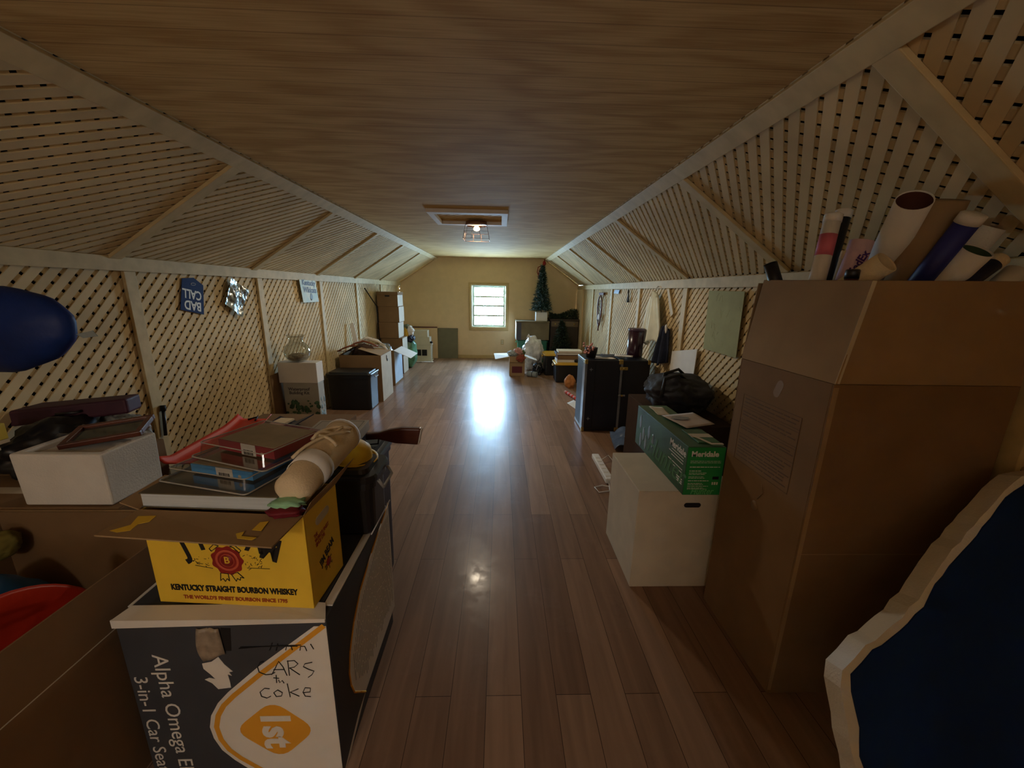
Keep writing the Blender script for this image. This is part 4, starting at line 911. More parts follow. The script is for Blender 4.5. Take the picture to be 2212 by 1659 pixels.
def ptube(label, A, B, r, m, z_end=1.442, cap=None, hollow=None, bands=(), cat='tube', name='poster_tube'):
    """tube whose mouth is at A and whose axis passes B"""
    A, B = V(A), V(B); d = (B-A).normalized(); k = (z_end-A.z)/d.z; E = A+d*k; E.x = max(E.x, 1.092+r); d = (E-A).normalized(); L_ = (E-A).length
    t = thing(name, label, cat, E, 0, 'tubes in the tall carton')
    if hollow is not None: cyl(E, A, [(0, 0), (r, 0), (r, L_), (r*.95, L_), (r*.95, L_-.12), (0, L_-.12)], 26).build('body', m, t)
    else: cyl(E, A, [(0, 0), (r, 0), (r, L_), (0, L_)], 24).build('body', m, t)
    if hollow: cyl(E, A, [(r*.945, L_-.004), (r*.945, L_-.118), (0, L_-.118)], 26).build('inside', hollow, t)
    if cap: cyl(E, A, [(r*1.0, L_-.02), (r*1.06, L_-.02), (r*1.06, L_+.006), (r*.9, L_+.009), (0, L_+.009)], 24).build('cap', cap, t)
    for z0_, z1_, m_ in bands: cyl(E, A, [(r*1.002, L_-z1_), (r*1.012, L_-z1_), (r*1.012, L_-z0_), (r*1.002, L_-z0_)], 24).build('printed_band', m_, t)
    return t, E, A, d, L_
M_pink = mat('pink_print', (214, 110, 130), .6, .08); M_deepblue = mat('deep_blue_print', (40, 44, 120), .5, .2, (9, 9, 9)); M_purple = mat('purple_ink', (80, 40, 120), .6, 0)
M_brownin = mat('brown_inside', (92, 52, 40), .8, .1); M_greenin = mat('green_inside', (60, 84, 54), .7, .2)
ptube('slim white tube with a pink printed band, leftmost of the upright slim pair', (1.165, 1.42, 1.773), (1.12, 1.4, 1.565), .026, M_white, cap=M_white, bands=((.062, .135, M_pink),))
ptube('slim black tube with a white cap, right of the pink banded one', (1.242, 1.47, 1.798), (1.212, 1.46, 1.571), .025, M_black, cap=M_white)
ptube('wide white tube with an open brown inside, tallest of all', (1.271, 1.25, 1.794), (1.397, 1.45, 1.584), .046, M_white, hollow=M_brownin)
ptube('wide plain brown cardboard tube, right of the tallest white one', (1.398, 1.28, 1.803), (1.413, 1.35, 1.56), .058, M_card)
ptube('short cream rolled sheet with its open end facing the aisle', (1.195, 1.215, 1.608), (1.155, 1.29, 1.545), .036, M_cream, hollow=M_cream)
t, E, A, d, L_ = ptube('pale pink tube with purple lettering, half hidden behind the cream roll', (1.242, 1.37, 1.688), (1.221, 1.37, 1.569), .034, mat('pale_pink', (222, 190, 206), .6, .04), hollow=mat('pink_inside', (200, 150, 165), .7))
q_ = (A-E).to_track_quat('Z', 'Y').to_matrix()
tx = text('FedEx', .036, M_purple, t, A+d*.075+V((-.012, -.034, 0)), Matrix.Rotation(R(-10), 4, 'Z') @ FRONT, R(64), sx=.9, bold=.001)
ptube('thin beige tube, between the slim black tube and the pale pink one', (1.215, 1.395, 1.649), (1.206, 1.395, 1.566), .014, M_cardL, cap=M_cream)
ptube('deep blue tube with a white cap, leaning to the right', (1.387, 1.18, 1.737), (1.39, 1.28, 1.559), .03, M_deepblue, cap=M_white)
ptube('wide translucent white tube behind the deep blue one', (1.566, 1.28, 1.73), (1.535, 1.35, 1.563), .044, M_foamw, hollow=M_pink)
ptube('white tube with a dark green inside, right of the deep blue one', (1.444, 1.19, 1.645), (1.442, 1.25, 1.559), .04, M_white, hollow=M_greenin)
ptube('narrow dark navy tube with a white end, rightmost of the dark ones', (1.553, 1.215, 1.62), (1.482, 1.215, 1.558), .022, M_navy, cap=M_cream)
ptube('short black tube standing alone at the back left corner of the tall carton', (1.083, 1.59, 1.625), (1.115, 1.59, 1.562), .024, M_black, hollow=M_ink)
ptube('glossy dark brown bottle neck peeking over the left flap', (1.125, 1.25, 1.577), (1.125, 1.25, 1.5), .018, M_wood, cap=M_black, name='bottle', cat='bottle')
ptube('plain white tube end at the far right of the tall carton', (1.607, 1.205, 1.585), (1.576, 1.205, 1.551), .03, M_white, hollow=M_white)

# blue pad with torn white foam edge, leaning on the tall carton
t = thing('foam_pad', 'big blue covered foam pad with torn white edges, leaning in the right foreground', 'pad', (1.3, .8, 0))
kk = .40
def pp(x, z): return V((x, .62+kk*z, z))
edge = [(.99, 0), (.967, .20), (.955, .37), (.945, .455), (.958, .50), (1.03, .552), (1.145, .618), (1.225, .692), (1.325, .79), (1.425, .875), (1.51, .948), (1.575, .985), (1.66, 1.0), (1.66, 0)]
fine = []
rd = random.Random(2)
for (a, b_), (c_, d_) in zip(edge, edge[1:]):
    n_ = max(1, int(math.hypot(c_-a, d_-b_)/.03)) if a < 1.6 else 1
    for k in range(n_): fine.append((a+(c_-a)*k/n_+rd.uniform(-.004, .004), max(0, b_+(d_-b_)*k/n_+rd.uniform(-.004, .004))))
fine.append(edge[-1]); nn = V((0, 1, -kk)).normalized()
MB().slab([pp(x, z)+nn*.004 for x, z in fine], nn*.055).build('foam', M_foamw, t)
cx, cz = 1.45, .3; cov = []
for i, (x, z) in enumerate(fine):
    k = .022+.022*noise.noise(V((x*9, z*9, 1)))+rd.uniform(-.003, .003) if (x < 1.6 and z > .001) else 0
    dx, dz = cx-x, cz-z; l_ = math.hypot(dx, dz); cov.append((x+dx/l_*k, max(0, z+dz/l_*k)))
MB().slab([pp(x, z) for x, z in cov], nn*.004).build('cover', M_blue, t)

# white file box and the green fan box on it
t = carton('file_box', 'plain white carton with a hand hole, standing in front of the tall brown one', 'box', (.69, 1.20, 1.695, 2.16, 0, .5545), M_cardL, seam='y', tape=M_cardL, holes=((.02, .478, 'f'),))
MB().box(.73, .80, 1.6947, 1.6949, .5, .52).build('tape_end', M_cardL, t)
x0, x1, y0, y1, za, zb_ = .885, 1.066, 1.655, 2.33, .5565, .805
t = thing('fan_box', 'glossy green ceiling fan carton on the white file carton, papers on top', 'box', ((x0+x1)/2, (y0+y1)/2, za))
MB().box(x0, x1, y0, y1, za, zb_).build('body', M_dgreen, t, bevel=.003)
MB().box(x0+.001, x1-.001, y0-.001, y0-.0002, za+.002, zb_-.002).build('front_label', M_green, t)
yf = y0-.0016
text('Meridale', .0375, M_white, t, (x0+.018, yf, zb_-.036), FRONT, align='LEFT', bold=.0012)
text('Hunter', .05, mat('light_green_ink', (110, 190, 120), .6, 0), t, (x0+.035, yf, za+.02), FRONT, align='LEFT', shear=.35, sx=.75)
mb = MB(); rd = random.Random(6)
for k, z in enumerate((.733, .725, .702, .682, .672, .665, .652, .645, .631, .618, .612, .603, .594, .588)):
    x = x0+.018; xe = x0+rd.uniform(.07, .125) if k > 2 else x0+.165
    while x < xe: ln = rd.uniform(.006, .02); mb.box(x, min(xe, x+ln), yf, yf+.0005, z+.0, z+(.0035 if k in (2, 3, 8) else .0022)); x += ln+.003
for q_ in range(3): mb.box(x0+.135+q_*.011, x0+.142+q_*.011, yf, yf+.0005, .612, .626)
mb.build('small_print', M_white, t)
MB().box(x0+.135, x0+.165, yf, yf+.0005, .64, .655).build('badge', M_ink, t)
xl = x0-.0006
text('Meridale', .05, M_white, t, (xl, y0+.1, zb_-.045), LEFTF, align='CENTER', bold=.001)
text('Hunter', .16, mat('script_green', (78, 122, 80), .5, 0), t, (xl, y0+.24, za+.085), LEFTF, shear=.35, align='CENTER')
mb = MB()
for k, z in enumerate((.73, .715, .70, .67, .655)): mb.box(xl, xl+.0004, y0+.03, y0+.16+.03*(k % 2), z, z+.004)
for z in (.60, .61, .622): mb.box(xl, xl+.0004, y0+.02, y0+.08, z, z+.006)
mb.build('small_print', M_white, t)
mb = MB()
for k, (y, z) in enumerate(((2.12, .70), (2.2, .66), (2.16, .62), (2.26, .72), (2.06, .67), (2.24, .61))): mb.blob((xl+.0003, y, z), (.0005, .018, .045), .2, 2, k, 2)
mb.build('printed_petals', mat('petal_print', (120, 134, 136), .4, .15), t)
M_papr = mat('used_paper', (196, 180, 168), .7, .06)
def paper(label, pts, m=M_papr, name='paper_sheet', extra=None):
    c_ = sum((V(p) for p in pts), V())/len(pts); t = thing(name, label, 'paper', c_)
    P = [V(p) for p in pts]
    MB().sheet(lambda u, v: P[0].lerp(P[1], u).lerp(P[3].lerp(P[2], u), v)+V((0, 0, .006*max(0, noise.noise(V((u*3, v*3, c_.x*9)))))), 8, 8).build('sheet', m, t, solid=.0012)
    return t
zp = zb_+.002
t = paper('white leaflet with a grey logo, on top of the green fan carton', [(.94, 2.10, zp+.006), (.985, 1.885, zp+.008), (1.17, 1.95, zp+.008), (1.15, 2.16, zp+.006)])
MB().slab([(1.02+.05*math.cos(k*.42)+.012*math.sin(k*2.1), 2.04+.03*math.sin(k*.42), zp+.0125) for k in range(15)], (0, 0, .0006)).build('printed_mark', M_grey, t)
paper('brown paper piece at the back of the green fan carton top', [(.93, 2.13, zp), (1.0, 2.10, zp), (1.02, 2.28, zp), (.94, 2.3, zp)], M_cardL)
t = carton('flat_box', 'flat dark green magazine box lying on the green fan carton, behind its front edge', 'box', (.955, 1.062, 1.70, 1.88, zb_+.001, zb_+.006), M_dgreen)
t = thing('cardboard_strip', 'torn pale cardboard strip lying across the front of the fan carton top', 'sheet', (1.0, 1.74, zb_+.007))
MB().slab([(.955, 1.795, zb_+.0075), (.97, 1.80, zb_+.0075), (1.01, 1.685, zb_+.0075), (1.06, 1.685, zb_+.0075), (1.06, 1.668, zb_+.0075), (1.0, 1.668, zb_+.0075)], (0, 0, .002)).build('strip', M_cardL, t)

# duffel on a dark carton behind
carton('dark_carton', 'dark brown carton behind the fan carton, under the black duffel bag', 'box', (1.18, 1.655, 2.50, 3.38, 0, .60), mat('dark_card', (60, 40, 30), .8, .1))
t = thing('duffel_bag', 'soft black duffel bag lying behind the green fan carton', 'bag', (1.45, 2.95, .6))
MB().blob((1.42, 2.94, .735), (.25, .37, .145), .16, 1.7, 5, 5, flat=.602, M=Matrix.Rotation(R(-16), 3, 'Z')).build('body', mat('black_nylon', (30, 28, 36), .7, .25, (6, 6, 6)), t)
mb = MB()
for s_ in (-.1, .1): mb.tube([(1.22+s_*.4, 2.78+s_, .76), (1.26+s_*.4, 2.84+s_, .885), (1.42+s_*.4, 2.95+s_, .90), (1.56+s_*.4, 3.02+s_, .80)], .012, 8)
mb.build('strap', M_ink, t)
t = thing('white_board', 'white board leaning on the right wall behind the black duffel bag', 'board', (1.66, 3.45, 0))
MB().slab([(1.652, 3.20, .0), (1.652, 3.66, .0), (1.68, 3.69, .955), (1.68, 3.215, 1.045)], (.006, 0, 0)).build('board', M_white, t, bevel=.002)
t = wall_sheet('map_poster', 'pale green map poster taped to the right wall above the white board', 'poster', 1.686, [(3.16, 1.53), (2.69, 1.525), (2.675, 1.06), (3.135, 1.062)], mat('map_green', (164, 164, 122), .8, .06, (7, 7, 7), spec=.1))
mb = MB(); rd = random.Random(3)
for k in range(14):
    y = rd.uniform(2.72, 3.1); z = rd.uniform(1.1, 1.48); mb.tube([(1.6857, y, z), (1.6857, y+rd.uniform(-.05, .05), z+rd.uniform(-.06, .06)), (1.6857, y+rd.uniform(-.06, .06), z+rd.uniform(-.04, .04))], .0004, 4)
mb.build('map_lines', mat('map_ink', (156, 156, 114), .8), t)

# garments
t = thing('hanging_coat', 'pale cream garment hanging on a hook from the right wall rail', 'clothing', (1.62, 4.15, .95))
def cloth(yc, x0_, ztop, zbot, wtop, wbot, seed, sk=0):
    mb = MB()
    def fn(u, v):
        s_ = (u*2-1); wv = wtop+(wbot-wtop)*min(1, v*1.5)**.8; y = yc+s_*wv/2+sk*v; d = .03*math.sin(s_*9+seed)*(.3+v)+.02*math.sin(s_*17+v*3)
        return V((x0_-.045*(1-s_*s_)*(.4+v)+d*.7, y, ztop-(ztop-zbot)*v*(1+.06*math.sin(s_*5+seed))-.03*abs(s_)*(v < .1)))
    return mb.sheet(fn, 30, 24)
cloth(4.19, 1.655, 1.53, .98, .10, .52, 1, -.03).build('fabric', mat('pale_cloth', (240, 242, 226), .8, .04), t, solid=.004)
MB().tube([(1.655, 4.17, 1.525), (1.655, 4.17, 1.555), (1.67, 4.17, 1.575), (1.685, 4.17, 1.565)], .004, 8).build('hook', M_steel, t)
t = thing('dark_jacket', 'dark blue jacket hanging just right of the pale garment', 'clothing', (1.64, 3.92, .85))
cloth(3.86, 1.67, 1.19, .80, .10, .26, 3, .03).build('fabric', mat('dark_denim', (40, 46, 66), .85, .15), t, solid=.004)
MB().blob((1.655, 3.83, 1.15), (.012, .025, .05), .2, 2, 3, 3).build('collar', M_white, t)
# trap hanging near the far end
t = thing('snowshoe', 'narrow wooden snowshoe hanging on the far end of the right wall', 'snowshoe', (1.665, 6.5, .88))
MB().tube([(1.655, 6.52+.16*math.cos(a)*(.75+.25*math.sin(a)), 1.2+.25*math.sin(a)) for a in [2*math.pi*k/24 for k in range(24)]], .012, 8, closed=True).build('frame', M_wood, t)
mb = MB()
for k in range(-3, 4): mb.tube([(1.655, 6.39, 1.2+k*.055), (1.655, 6.65, 1.2+k*.055+.02)], .003, 5)
for k in range(-2, 3): mb.tube([(1.655, 6.52+k*.05, 1.02), (1.655, 6.52+k*.05+.02, 1.38)], .003, 5)
mb.build('webbing', M_ink, t); MB().blob((1.65, 6.53, 1.10), (.01, .05, .05), .2, 2, 4, 3).build('binding', M_white, t)
MB().tube([(1.655, 6.52, .95), (1.655, 6.52, .87)], .012, 8).build('tail', M_wood, t)
MB().box(1.66, 1.688, 6.36, 6.66, 1.46, 1.50).build('bracket', M_wood, t, bevel=.004)
for k, (y, z, m_, lb_2) in enumerate(((5.72, 1.52, M_navy, 'small blue tag hung under the far right wall rail'), (5.18, 1.48, M_ink, 'small dark pliers hung under the right wall rail'))):
    t = thing('wall_tool' if k else 'wall_tag', lb_2, 'tool' if k else 'tag', (1.68, y, z-.05))
    if k: MB().tube([(1.682, y, z+.06), (1.682, y-.02, z-.01), (1.682, y+.01, z-.1)], .009, 6).tube([(1.682, y-.01, z+.05), (1.682, y-.02, z-.01), (1.682, y-.05, z-.1)], .008, 6).build('handle', m_, t)
    else: MB().slab([(1.684, y-.14, z+.02), (1.684, y+.1, z+.02), (1.684, y+.14, z-.03), (1.684, y-.1, z-.035)], (.003, 0, 0)).build('plate', m_, t)

# ------------------------------------------------------------------ wardrobe trunk
x0, x1, y0, y1, zt = .91, 1.60, 4.0, 4.42, .80
t = thing('steamer_chest', 'upright black wardrobe trunk with brass latches by the right wall', 'trunk', ((x0+x1)/2, (y0+y1)/2, 0))
xs = 1.30
for a_, b_ in ((x0, xs-.003), (xs+.003, x1)): MB().box(a_, b_, y0, y1, .012, zt).build('shell_half', mat('trunk_vinyl', (20, 20, 30), .5, .15, spec=.5), t, bevel=.01, seg=3)
M_edge = mat('worn_metal', (150, 152, 156), .35, .25, (6, 6, 6), metal=.7)
mb = MB()
for x in (x0, xs-.012, x1): mb.box(x-.006 if x == x0 else x-.0, x+.018 if x == x0 else x+.024 if x != x1 else x+.006, y0-.004, y0+.012, .012, zt-.002)
mb.box(x0-.004, x0+.001, y0+.012, y1-.01, .012, .04).box(x0-.004, x0+.001, y0+.012, y1-.01, zt-.03, zt-.004).box(x0-.004, x0+.001, y0+.012, y0+.11, .04, zt-.03)
mb.build('metal_edging', M_edge, t, bevel=.002)
mb = MB(); mb.box(x0+.105, x0+.115, y0-.003, y0, .03, zt-.02); mb.box(x0+.02, xs-.02, y0-.002, y0, .02, .05); mb.build('rib', M_black, t)
for cx_, cz_ in ((x0, zt), (xs-.01, zt), (x1, zt), (x0, .012), (xs-.01, .012), (x1, .012)):
    MB().box(cx_-.022 if cx_ > x0 else cx_-.008, cx_+.022 if cx_ < x1 else cx_+.008, y0-.008, y0+.03, max(.003, cz_-.04) if cz_ > .1 else .003, cz_+.007 if cz_ > .1 else .05).build('corner_cap', M_brass, t, bevel=.004)
for cz_, w_, h_ in ((.715, .085, .035), (.418, .075, .02)):
    o = MB().box(xs-w_/2+.02, xs+w_/2+.02, y0-.016, y0-.004, cz_-h_/2, cz_+h_/2).build('latch', M_brass if cz_ > .6 else M_steel, t, bevel=.005)
    MB().lathe([(0, 0), (.012, 0), (.012, .008), (0, .008)], Matrix.Translation((xs+.02, y0-.016, cz_)) @ FRONT, 14).build('lock', M_brass, o)
MB().box(xs+.012, xs+.028, y0-.009, y0-.003, .45, .68).build('hasp_strip', M_black, t)
for cz_ in (.70, .15):
    mb = MB(); mb.slab([(x0+.062+(.022 if k % 2 == 0 else .008)*math.cos(k*math.pi/4), y0-.0005, cz_+(.022 if k % 2 == 0 else .008)*math.sin(k*math.pi/4)) for k in range(8)], (0, -.003, 0)); mb.build('star_plate', M_edge, t)
zt += .008
t = thing('flower_basket', 'small dark pot of pink flowers on the left front corner of the trunk', 'ornament', (.985, 4.12, zt))
MB().lathe([(0, 0), (.05, 0), (.065, .07), (.07, .11), (.06, .11), (0, .10)], Matrix.Translation((.99, 4.13, zt)), 20).build('pot', M_ink, t)
mb = MB(); rd = random.Random(9)
for k in range(26): mb.blob((.965+rd.uniform(-.08, .04), 4.10+rd.uniform(-.04, .04), zt+.05+rd.uniform(0, .12)), (.013, .013, .012), .3, 3, k, 1)
mb.build('blossom', mat('pink_petal', (214, 150, 140), .7, .3, (30, 30, 30)), t)
for k, (pts, m_, lb_2) in enumerate((([(1.02, 4.06, zt+.001), (1.24, 4.03, zt+.001), (1.26, 4.2, zt+.001), (1.05, 4.24, zt+.001)], M_paper, 'large white sheet lying on the trunk top behind the flower pot'), ([(1.10, 4.18, zt+.012), (1.36, 4.10, zt+.012), (1.40, 4.22, zt+.012), (1.15, 4.32, zt+.012)], M_navy, 'dark folder fanned out in the middle of the trunk top'), ([(1.24, 4.10, zt+.024), (1.42, 4.04, zt+.024), (1.46, 4.14, zt+.024), (1.28, 4.22, zt+.024)], M_white, 'white envelope on the dark folder on the trunk'))):
    t = paper(lb_2, pts, m_, name=('paper_sheet', 'folder', 'envelope')[k])
t = thing('canister', 'tall dark maroon cylinder standing on the right end of the trunk', 'canister', (1.535, 4.25, zt))
MB().lathe([(0, 0), (.083, 0), (.085, .004), (.085, .30), (0, .30)], Matrix.Translation((1.51, 4.25, zt)), 32).build('body', mat('maroon_gloss', (52, 24, 40), .25, .1, spec=.6), t)
MB().lathe([(.0855, .285), (.0885, .287), (.0885, .312), (.08, .314), (0, .314)], Matrix.Translation((1.51, 4.25, zt)), 32).build('lid', mat('maroon_lid', (80, 60, 76), .35, .1), t)
t = thing('blue_bag', 'pale blue plastic bag on the floor at the right front foot of the trunk', 'bag', (1.33, 3.6, 0))
MB().sheet(lambda u, v: V((1.12+.24*u+.06*v, 3.45+.40*v, .02+.08*abs(noise.noise(V((u*2.4, v*2.4, 1))))+.05*math.sin(u*3.1))), 14, 18).build('film', mat('blue_plastic', (96, 116, 150), .3, .15), t, solid=.002)

# floor clutter before the file carton
t = thing('power_strip', 'white power strip lying on the floor left of the white file carton', 'power strip', (.90, 3.05, 0))
MB().box(.86, .925, 2.80, 3.30, .002, .045).build('housing', M_white, t, bevel=.008, seg=3)
for k in range(6): MB().box(.872, .913, 2.85+.07*k, 2.89+.07*k, .045, .0475).build('socket', M_paper, t, bevel=.001)
MB().tube([(.885, 2.80, .02), (.86, 2.68, .008), (.77, 2.66, .006), (.755, 2.74, .006), (.82, 2.76, .012), (.87, 2.74, .012), (.98, 2.55, .006), (1.05, 2.45, .006)], .004, 6).build('cord', M_white, t)
MB().tube([(.93, 3.2, .03), (1.0, 3.25, .05), (1.05, 3.1, .006), (.97, 2.95, .006)], .004, 6).build('cord', M_white, t)

# ------------------------------------------------------------------ right row, far part
M_lidy = mat('yellow_lid', (214, 170, 66), .45, .05)
tote('storage_tote', 'black tote with a yellow lid, the nearer of two, behind the trunk', 'tote', (.925, 1.42, 6.3, 6.72, 0, .345), M_black, M_lidy, mh=M_lidy, group=None)
tote('storage_tote', 'black tote with a yellow lid, the farther of two, half hidden by the nearer one', 'tote', (.80, 1.27, 6.87, 7.27, 0, .405), M_black, M_lidy, mh=M_lidy)
zz = .3465
for k, (h_, m_, lb_2, o) in enumerate(((.045, M_paper, 'white binder lowest of the stack on the nearer yellow lid', 0), (.075, M_wood, 'thick brown album in the stack on the nearer yellow lid', .01), (.04, M_navy, 'dark navy album near the top of the stack on the nearer yellow lid', -.015), (.028, M_cream, 'pale folded papers topmost of the stack on the nearer yellow lid', .02))):
    t = thing('album' if k < 3 else 'papers', lb_2, 'book', (1.16, 6.48, zz), 0, 'stack on the yellow lid')
    MB().box(.955+o, 1.36+o, 6.36, 6.62, zz, zz+.004).box(.955+o, 1.36+o, 6.36, 6.62, zz+h_-.004, zz+h_-.0005).box(.955+o, .96+o, 6.36, 6.62, zz+.004, zz+h_-.004).build('cover', m_, t, bevel=.001)
    MB().box(.961+o, 1.35+o, 6.367, 6.612, zz+.0042, zz+h_-.0042).build('pages', M_paper if k != 1 else M_card2, t); zz += h_+.0005
t = thing('small_pouch', 'small black pouch on the brown album end of the yellow lid stack', 'pouch', (1.3, 6.33, .3465))
MB().blob((1.30, 6.335, .375), (.06, .016, .028), .2, 2, 5, 3).build('body', M_ink, t)

t = open_carton('cardboard_box', 'small open brown carton with white flaps and craft flowers by the aisle', 'box', (.168, .445, 6.83, 7.10, 0, .352), M_card)
MB().slab([(.168, 6.83, .352), (.168, 7.10, .372), (-.118, 7.10, .362), (-.088, 6.83, .300)], (0, 0, .004)).build('left_flap', M_white, t)
MB().slab([(.02, 6.94, .3455), (.02, 6.98, .3505), (.05, 6.98, .354), (.05, 6.94, .349)], (0, 0, .0045)).build('handle_hole', M_ink, t)
flap('right_flap', (.445, 6.83, .352), (.445, 7.10, .352), (1, 0, 0), -16, .23, M_white, t)
flap('front_flap', (.168, 6.83, .352), (.445, 6.83, .352), (0, -1, 0), -78, .10, M_card, t)
MB().box(.215, .40, 6.8288, 6.8296, .055, .175).build('printed_label', mat('maroon_print', (96, 40, 48), .7, .1), t)
for k, (nm, lb_2, c_, r_, m_) in enumerate((('craft_flowers', 'bunch of pink craft flowers in the small open carton', (.33, 6.95, .43), (.07, .06, .06), mat('pink_cloth', (206, 150, 140), .8, .2, (30, 30, 30))), ('ribbon_bundle', 'grey blue ribbons spilling left out of the small open carton', (.22, 6.94, .40), (.08, .05, .045), mat('grey_ribbon', (170, 176, 176), .7, .35, (30, 30, 30))), ('greenery_bunch', 'green leaf bunch at the right in the small open carton', (.40, 6.99, .39), (.05, .05, .05), mat('leaf_green', (86, 96, 56), .8, .4, (30, 30, 30))), ('red_cloth', 'rust red cloth hanging over the front of the small open carton', (.37, 6.79, .33), (.07, .02, .06), mat('rust_cloth', (150, 76, 56), .8, .1)))):
    t = thing(nm, lb_2, 'craft' if k < 3 else 'clothing', (c_[0], c_[1], c_[2]-r_[2])); MB().blob(c_, r_, .55, 2.8, k+20, 4).build('mass', m_, t)
t = thing('clear_bag', 'big pale see-through plastic bag slumped behind the small open carton', 'bag', (.68, 7.4, 0))
MB().blob((.63, 7.42, .31), (.21, .2, .33), .15, 2.0, 8, 5, flat=0).build('film', mat('milky_plastic', (206, 204, 206), .35, .25, (9, 9, 9), spec=.5, bump=.6, bscale=14), t)
MB().tube([(.58, 7.40, .55), (.56, 7.39, .64), (.52, 7.40, .66)], [.05, .02, .05], 10).build('knot', M_white, t)
t = thing('rolled_mat', 'pale grey rolled mat on the floor right of the small open carton', 'mat', (.56, 6.8, 0))
MB().tube([(.50, 6.80, .05), (.66, 6.72, .05)], .05, 18).build('roll', mat('grey_foam', (140, 150, 156), .7, .05), t)
MB().tube([(.58, 6.76, .05), (.59, 6.755, .05)], .052, 18).build('band', M_ink, t)
t = thing('strap_bundle', 'dark bundle of straps on the floor between the rolled mat and the far tote', 'bundle', (.70, 6.95, 0))
mb = MB().blob((.70, 6.98, .10), (.09, .1, .11), .5, 2.5, 6, 4, flat=0); mb.build('body', M_black, t)
MB().tube([(.66, 6.88, .1), (.69, 6.86, .2), (.74, 6.88, .16)], .01, 6).build('strap', M_grey, t)
t = thing('paper_bag', 'crumpled orange brown paper bag on the floor in front of the nearer yellow lid tote', 'bag', (1.12, 5.95, 0))
MB().blob((1.12, 5.98, .10), (.085, .07, .11), .18, 2.0, 12, 4, flat=0).build('body', mat('kraft_orange', (196, 128, 72), .8, .2), t)
t = thing('bead_string', 'red and white ornament string on the floor beside the trunk', 'ornament', (1.06, 5.3, 0))
M_pbead = mat('pink_bead', (222, 160, 160), .4)
for k in range(9): MB().blob((1.00+.012*k, 5.62-.05*k, .025), (.024, .024, .024), .05, 2, k, 2).build('bead', M_red if k % 2 else M_pbead, t)
MB().tube([(1.0, 5.62, .025), (1.096, 5.22, .025)], .003, 5).build('string', M_white, t)
paper('white paper sheet on the floor along the left side of the trunk', [(.93, 5.10, .003), (1.05, 4.62, .003), (1.22, 4.75, .003), (1.05, 5.25, .003)], M_paper)

# furniture and trees at the back wall
M_tan = mat('tan_fabric', (118, 104, 76), .85, .15, (5, 5, 5)); M_dkbr = mat('dark_furniture', (58, 44, 32), .55, .15)
t = tote('storage_bin', 'green plastic bin by the back wall under the tan chest', 'bin', (.36, 1.02, 8.2, 8.6, 0, .487), mat('green_bin', (50, 112, 84), .5, .06), mat('green_lid', (70, 120, 96), .5, .06), mh=M_green)
t = thing('chest', 'low tan chest with its lit left edge painted white, under the decorated tree', 'chest', (.69, 8.4, .488))
MB().box(.345, 1.035, 8.18, 8.62, .4885, .86).build('body', M_tan, t, bevel=.006)
MB().box(.325, 1.04, 8.165, 8.63, .861, .885).build('lid', M_tan, t, bevel=.004)
MB().box(.327, .3445, 8.175, 8.625, .49, .86).build('lit_edge', M_white, t, bevel=.002)  # lit left edge put in as a white board
MB().box(.346, .44, 8.174, 8.1795, .495, .855).build('dark_panel', M_dkgrey, t)
t = thing('cabinet', 'dark wooden cabinet in the far right corner under the black garland', 'cabinet', (1.36, 8.4, 0))
MB().box(1.062, 1.66, 8.20, 8.64, 0.03, .90).build('body', M_dkbr, t, bevel=.003); MB().box(1.045, 1.672, 8.185, 8.645, .9005, .935).build('top', M_dkbr, t, bevel=.004)
MB().box(1.08, 1.65, 8.188, 8.1995, .78, .892).build('drawer', mat('drawer_front', (110, 92, 70), .6, .1), t, bevel=.003)
for x in (1.16, 1.56): MB().lathe([(0, 0), (.014, 0), (.016, .018), (0, .02)], Matrix.Translation((x, 8.188, .836)) @ FRONT, 14).build('knob', M_brass, t)
for a_, b_ in ((1.08, 1.36), (1.366, 1.65)): MB().box(a_, b_, 8.19, 8.1995, .06, .77).build('door', M_dkbr, t, bevel=.004)
for x in (1.07, 1.62): MB().box(x, x+.035, 8.21, 8.245, 0, .03).build('foot', M_dkbr, t)
def conifer(name, label, c_, zb_, zt_, rad, m, n, seed, tips=None, group=None):
    t = thing(name, label, 'tree', (c_[0], c_[1], zb_)); rd = random.Random(seed); mb = MB(); mt = MB(); H_ = zt_-zb_
    for k in range(n):
        h = rd.random()**1.25; r = rad*(1-h)*(.9+.2*rd.random())+.015; a = rd.uniform(0, 6.283); z = zb_+h*H_
        p0 = V((c_[0], c_[1], z)); p1 = V((c_[0]+r*math.cos(a), c_[1]+r*math.sin(a), z-.18*r+rd.uniform(-.02, .03)))
        d = p1-p0
        for j in range(7):
            f_ = (j+1.5)/8; p = p0+d*f_; s_ = .042*(.6+.5*rd.random())
            e_ = V((rd.uniform(-1, 1), rd.uniform(-1, 1), rd.uniform(-.6, .8))).normalized()*s_+d.normalized()*s_*.6; w_ = e_.cross(V((rd.uniform(-1, 1), rd.uniform(-1, 1), 1))).normalized()*.008
            (mt if tips and rd.random() < .12 else mb)._q([p-w_, p+w_, p+e_*1.3], [(0, 1, 2)])
    mb.build('foliage', m, t)
    if tips: mt.build('frosted_tips', tips, t)
    MB().tube([(c_[0], c_[1], zb_-(.10 if tips else .0)), (c_[0], c_[1], zt_-.03)], [.012, .004], 8).build('trunk', M_bark, t)
    return t
t = thing('planter', 'white box planter holding the decorated tree, on the tan chest', 'planter', (.87, 8.36, .886))
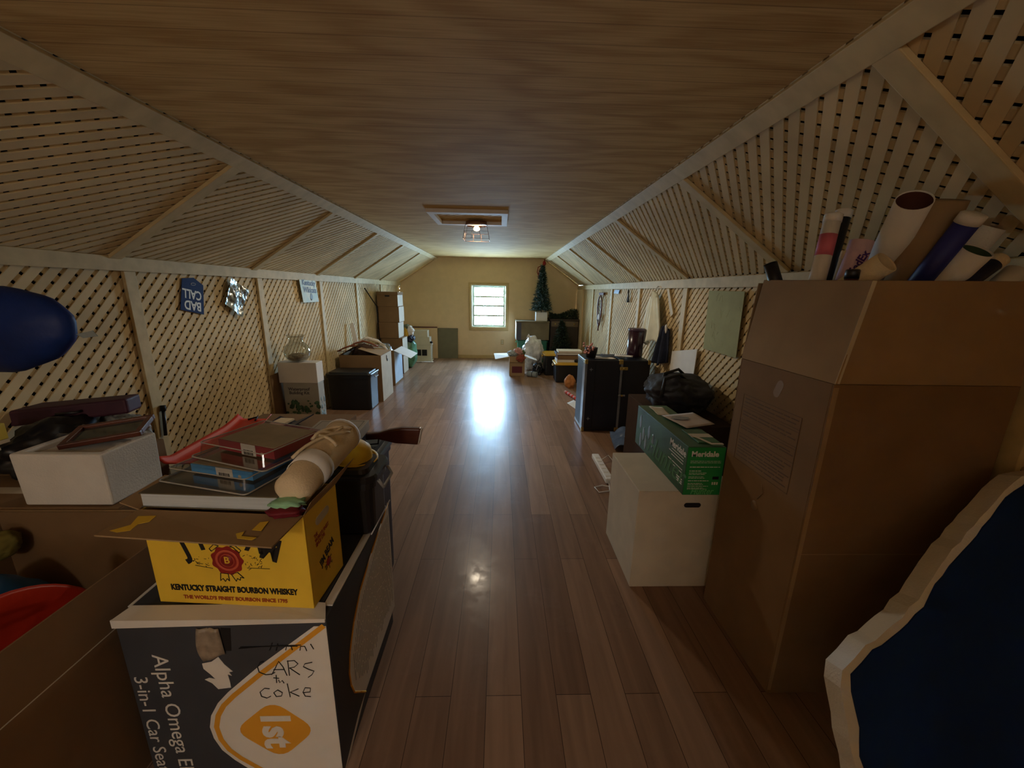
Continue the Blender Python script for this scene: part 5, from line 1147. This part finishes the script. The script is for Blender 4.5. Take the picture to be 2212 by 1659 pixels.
mb = MB(); mb.box(.75, .99, 8.25, 8.265, .886, 1.07).box(.75, .99, 8.465, 8.48, .886, 1.07).box(.75, .765, 8.265, 8.465, .886, 1.07).box(.975, .99, 8.265, 8.465, .886, 1.07).box(.765, .975, 8.265, 8.465, .886, .90)
mb.build('body', M_white, t, bevel=.003); MB().box(.766, .974, 8.266, 8.464, .90, 1.03).build('soil', M_dkbr, t)
conifer('christmas_tree', 'slim frosted artificial tree standing in the white planter', (.87, 8.36), 1.13, 2.0, .21, M_leafd, 900, 3, mat('frost', (140, 160, 160), .7))
t = conifer('artificial_tree', 'dark artificial tree standing in front of the cabinet', (1.24, 7.80), .03, .92, .36, M_leafx, 1000, 5)
MB().lathe([(0, 0), (.1, 0), (.1, .012), (.02, .03), (0, .03)], Matrix.Translation((1.24, 7.80, 0)), 20).build('stand', M_ink, t)
t = thing('garland', 'black green garland piled along the top of the dark cabinet', 'garland', (1.36, 8.4, .936))
mb = MB(); rd = random.Random(12)
for k in range(1500):
    x = rd.uniform(1.05, 1.66); h = .19*(.7+.3*math.sin(x*9)); p = V((x, 8.4+rd.uniform(-.12, .12), .94+rd.random()*h)); e_ = V((rd.uniform(-1, 1), rd.uniform(-1, 1), rd.uniform(-.3, 1))).normalized()*.05; w_ = e_.cross(V((rd.uniform(-1, 1), 1, rd.uniform(-1, 1)))).normalized()*.007
    mb._q([p-w_, p+w_, p+e_], [(0, 1, 2)])
mb.build('foliage', M_leafx, t)
MB().tube([(1.06, 8.4, .955), (1.2, 8.42, .97), (1.4, 8.38, .96), (1.64, 8.4, .97)], .012, 8).build('wire_core', M_bark, t)
t = thing('red_ribbon', 'red ribbon bow hanging from the ceiling edge above the frosted tree', 'ribbon', (.84, 8.5, 1.75))
MB().tube([(.93, 8.55, 2.165), (.90, 8.55, 2.05), (.83, 8.55, 1.96), (.80, 8.54, 1.86), (.815, 8.54, 1.76)], .012, 8).tube([(.90, 8.55, 2.05), (.79, 8.55, 2.0), (.775, 8.55, 1.9), (.80, 8.55, 1.84)], .01, 8).build('tail', mat('ribbon_red', (150, 50, 34), .6, .1), t)
MB().blob((.92, 8.55, 2.08), (.035, .02, .05), .3, 3, 2, 3).build('bow', mat('bow_red', (170, 40, 30), .6, .1), t)
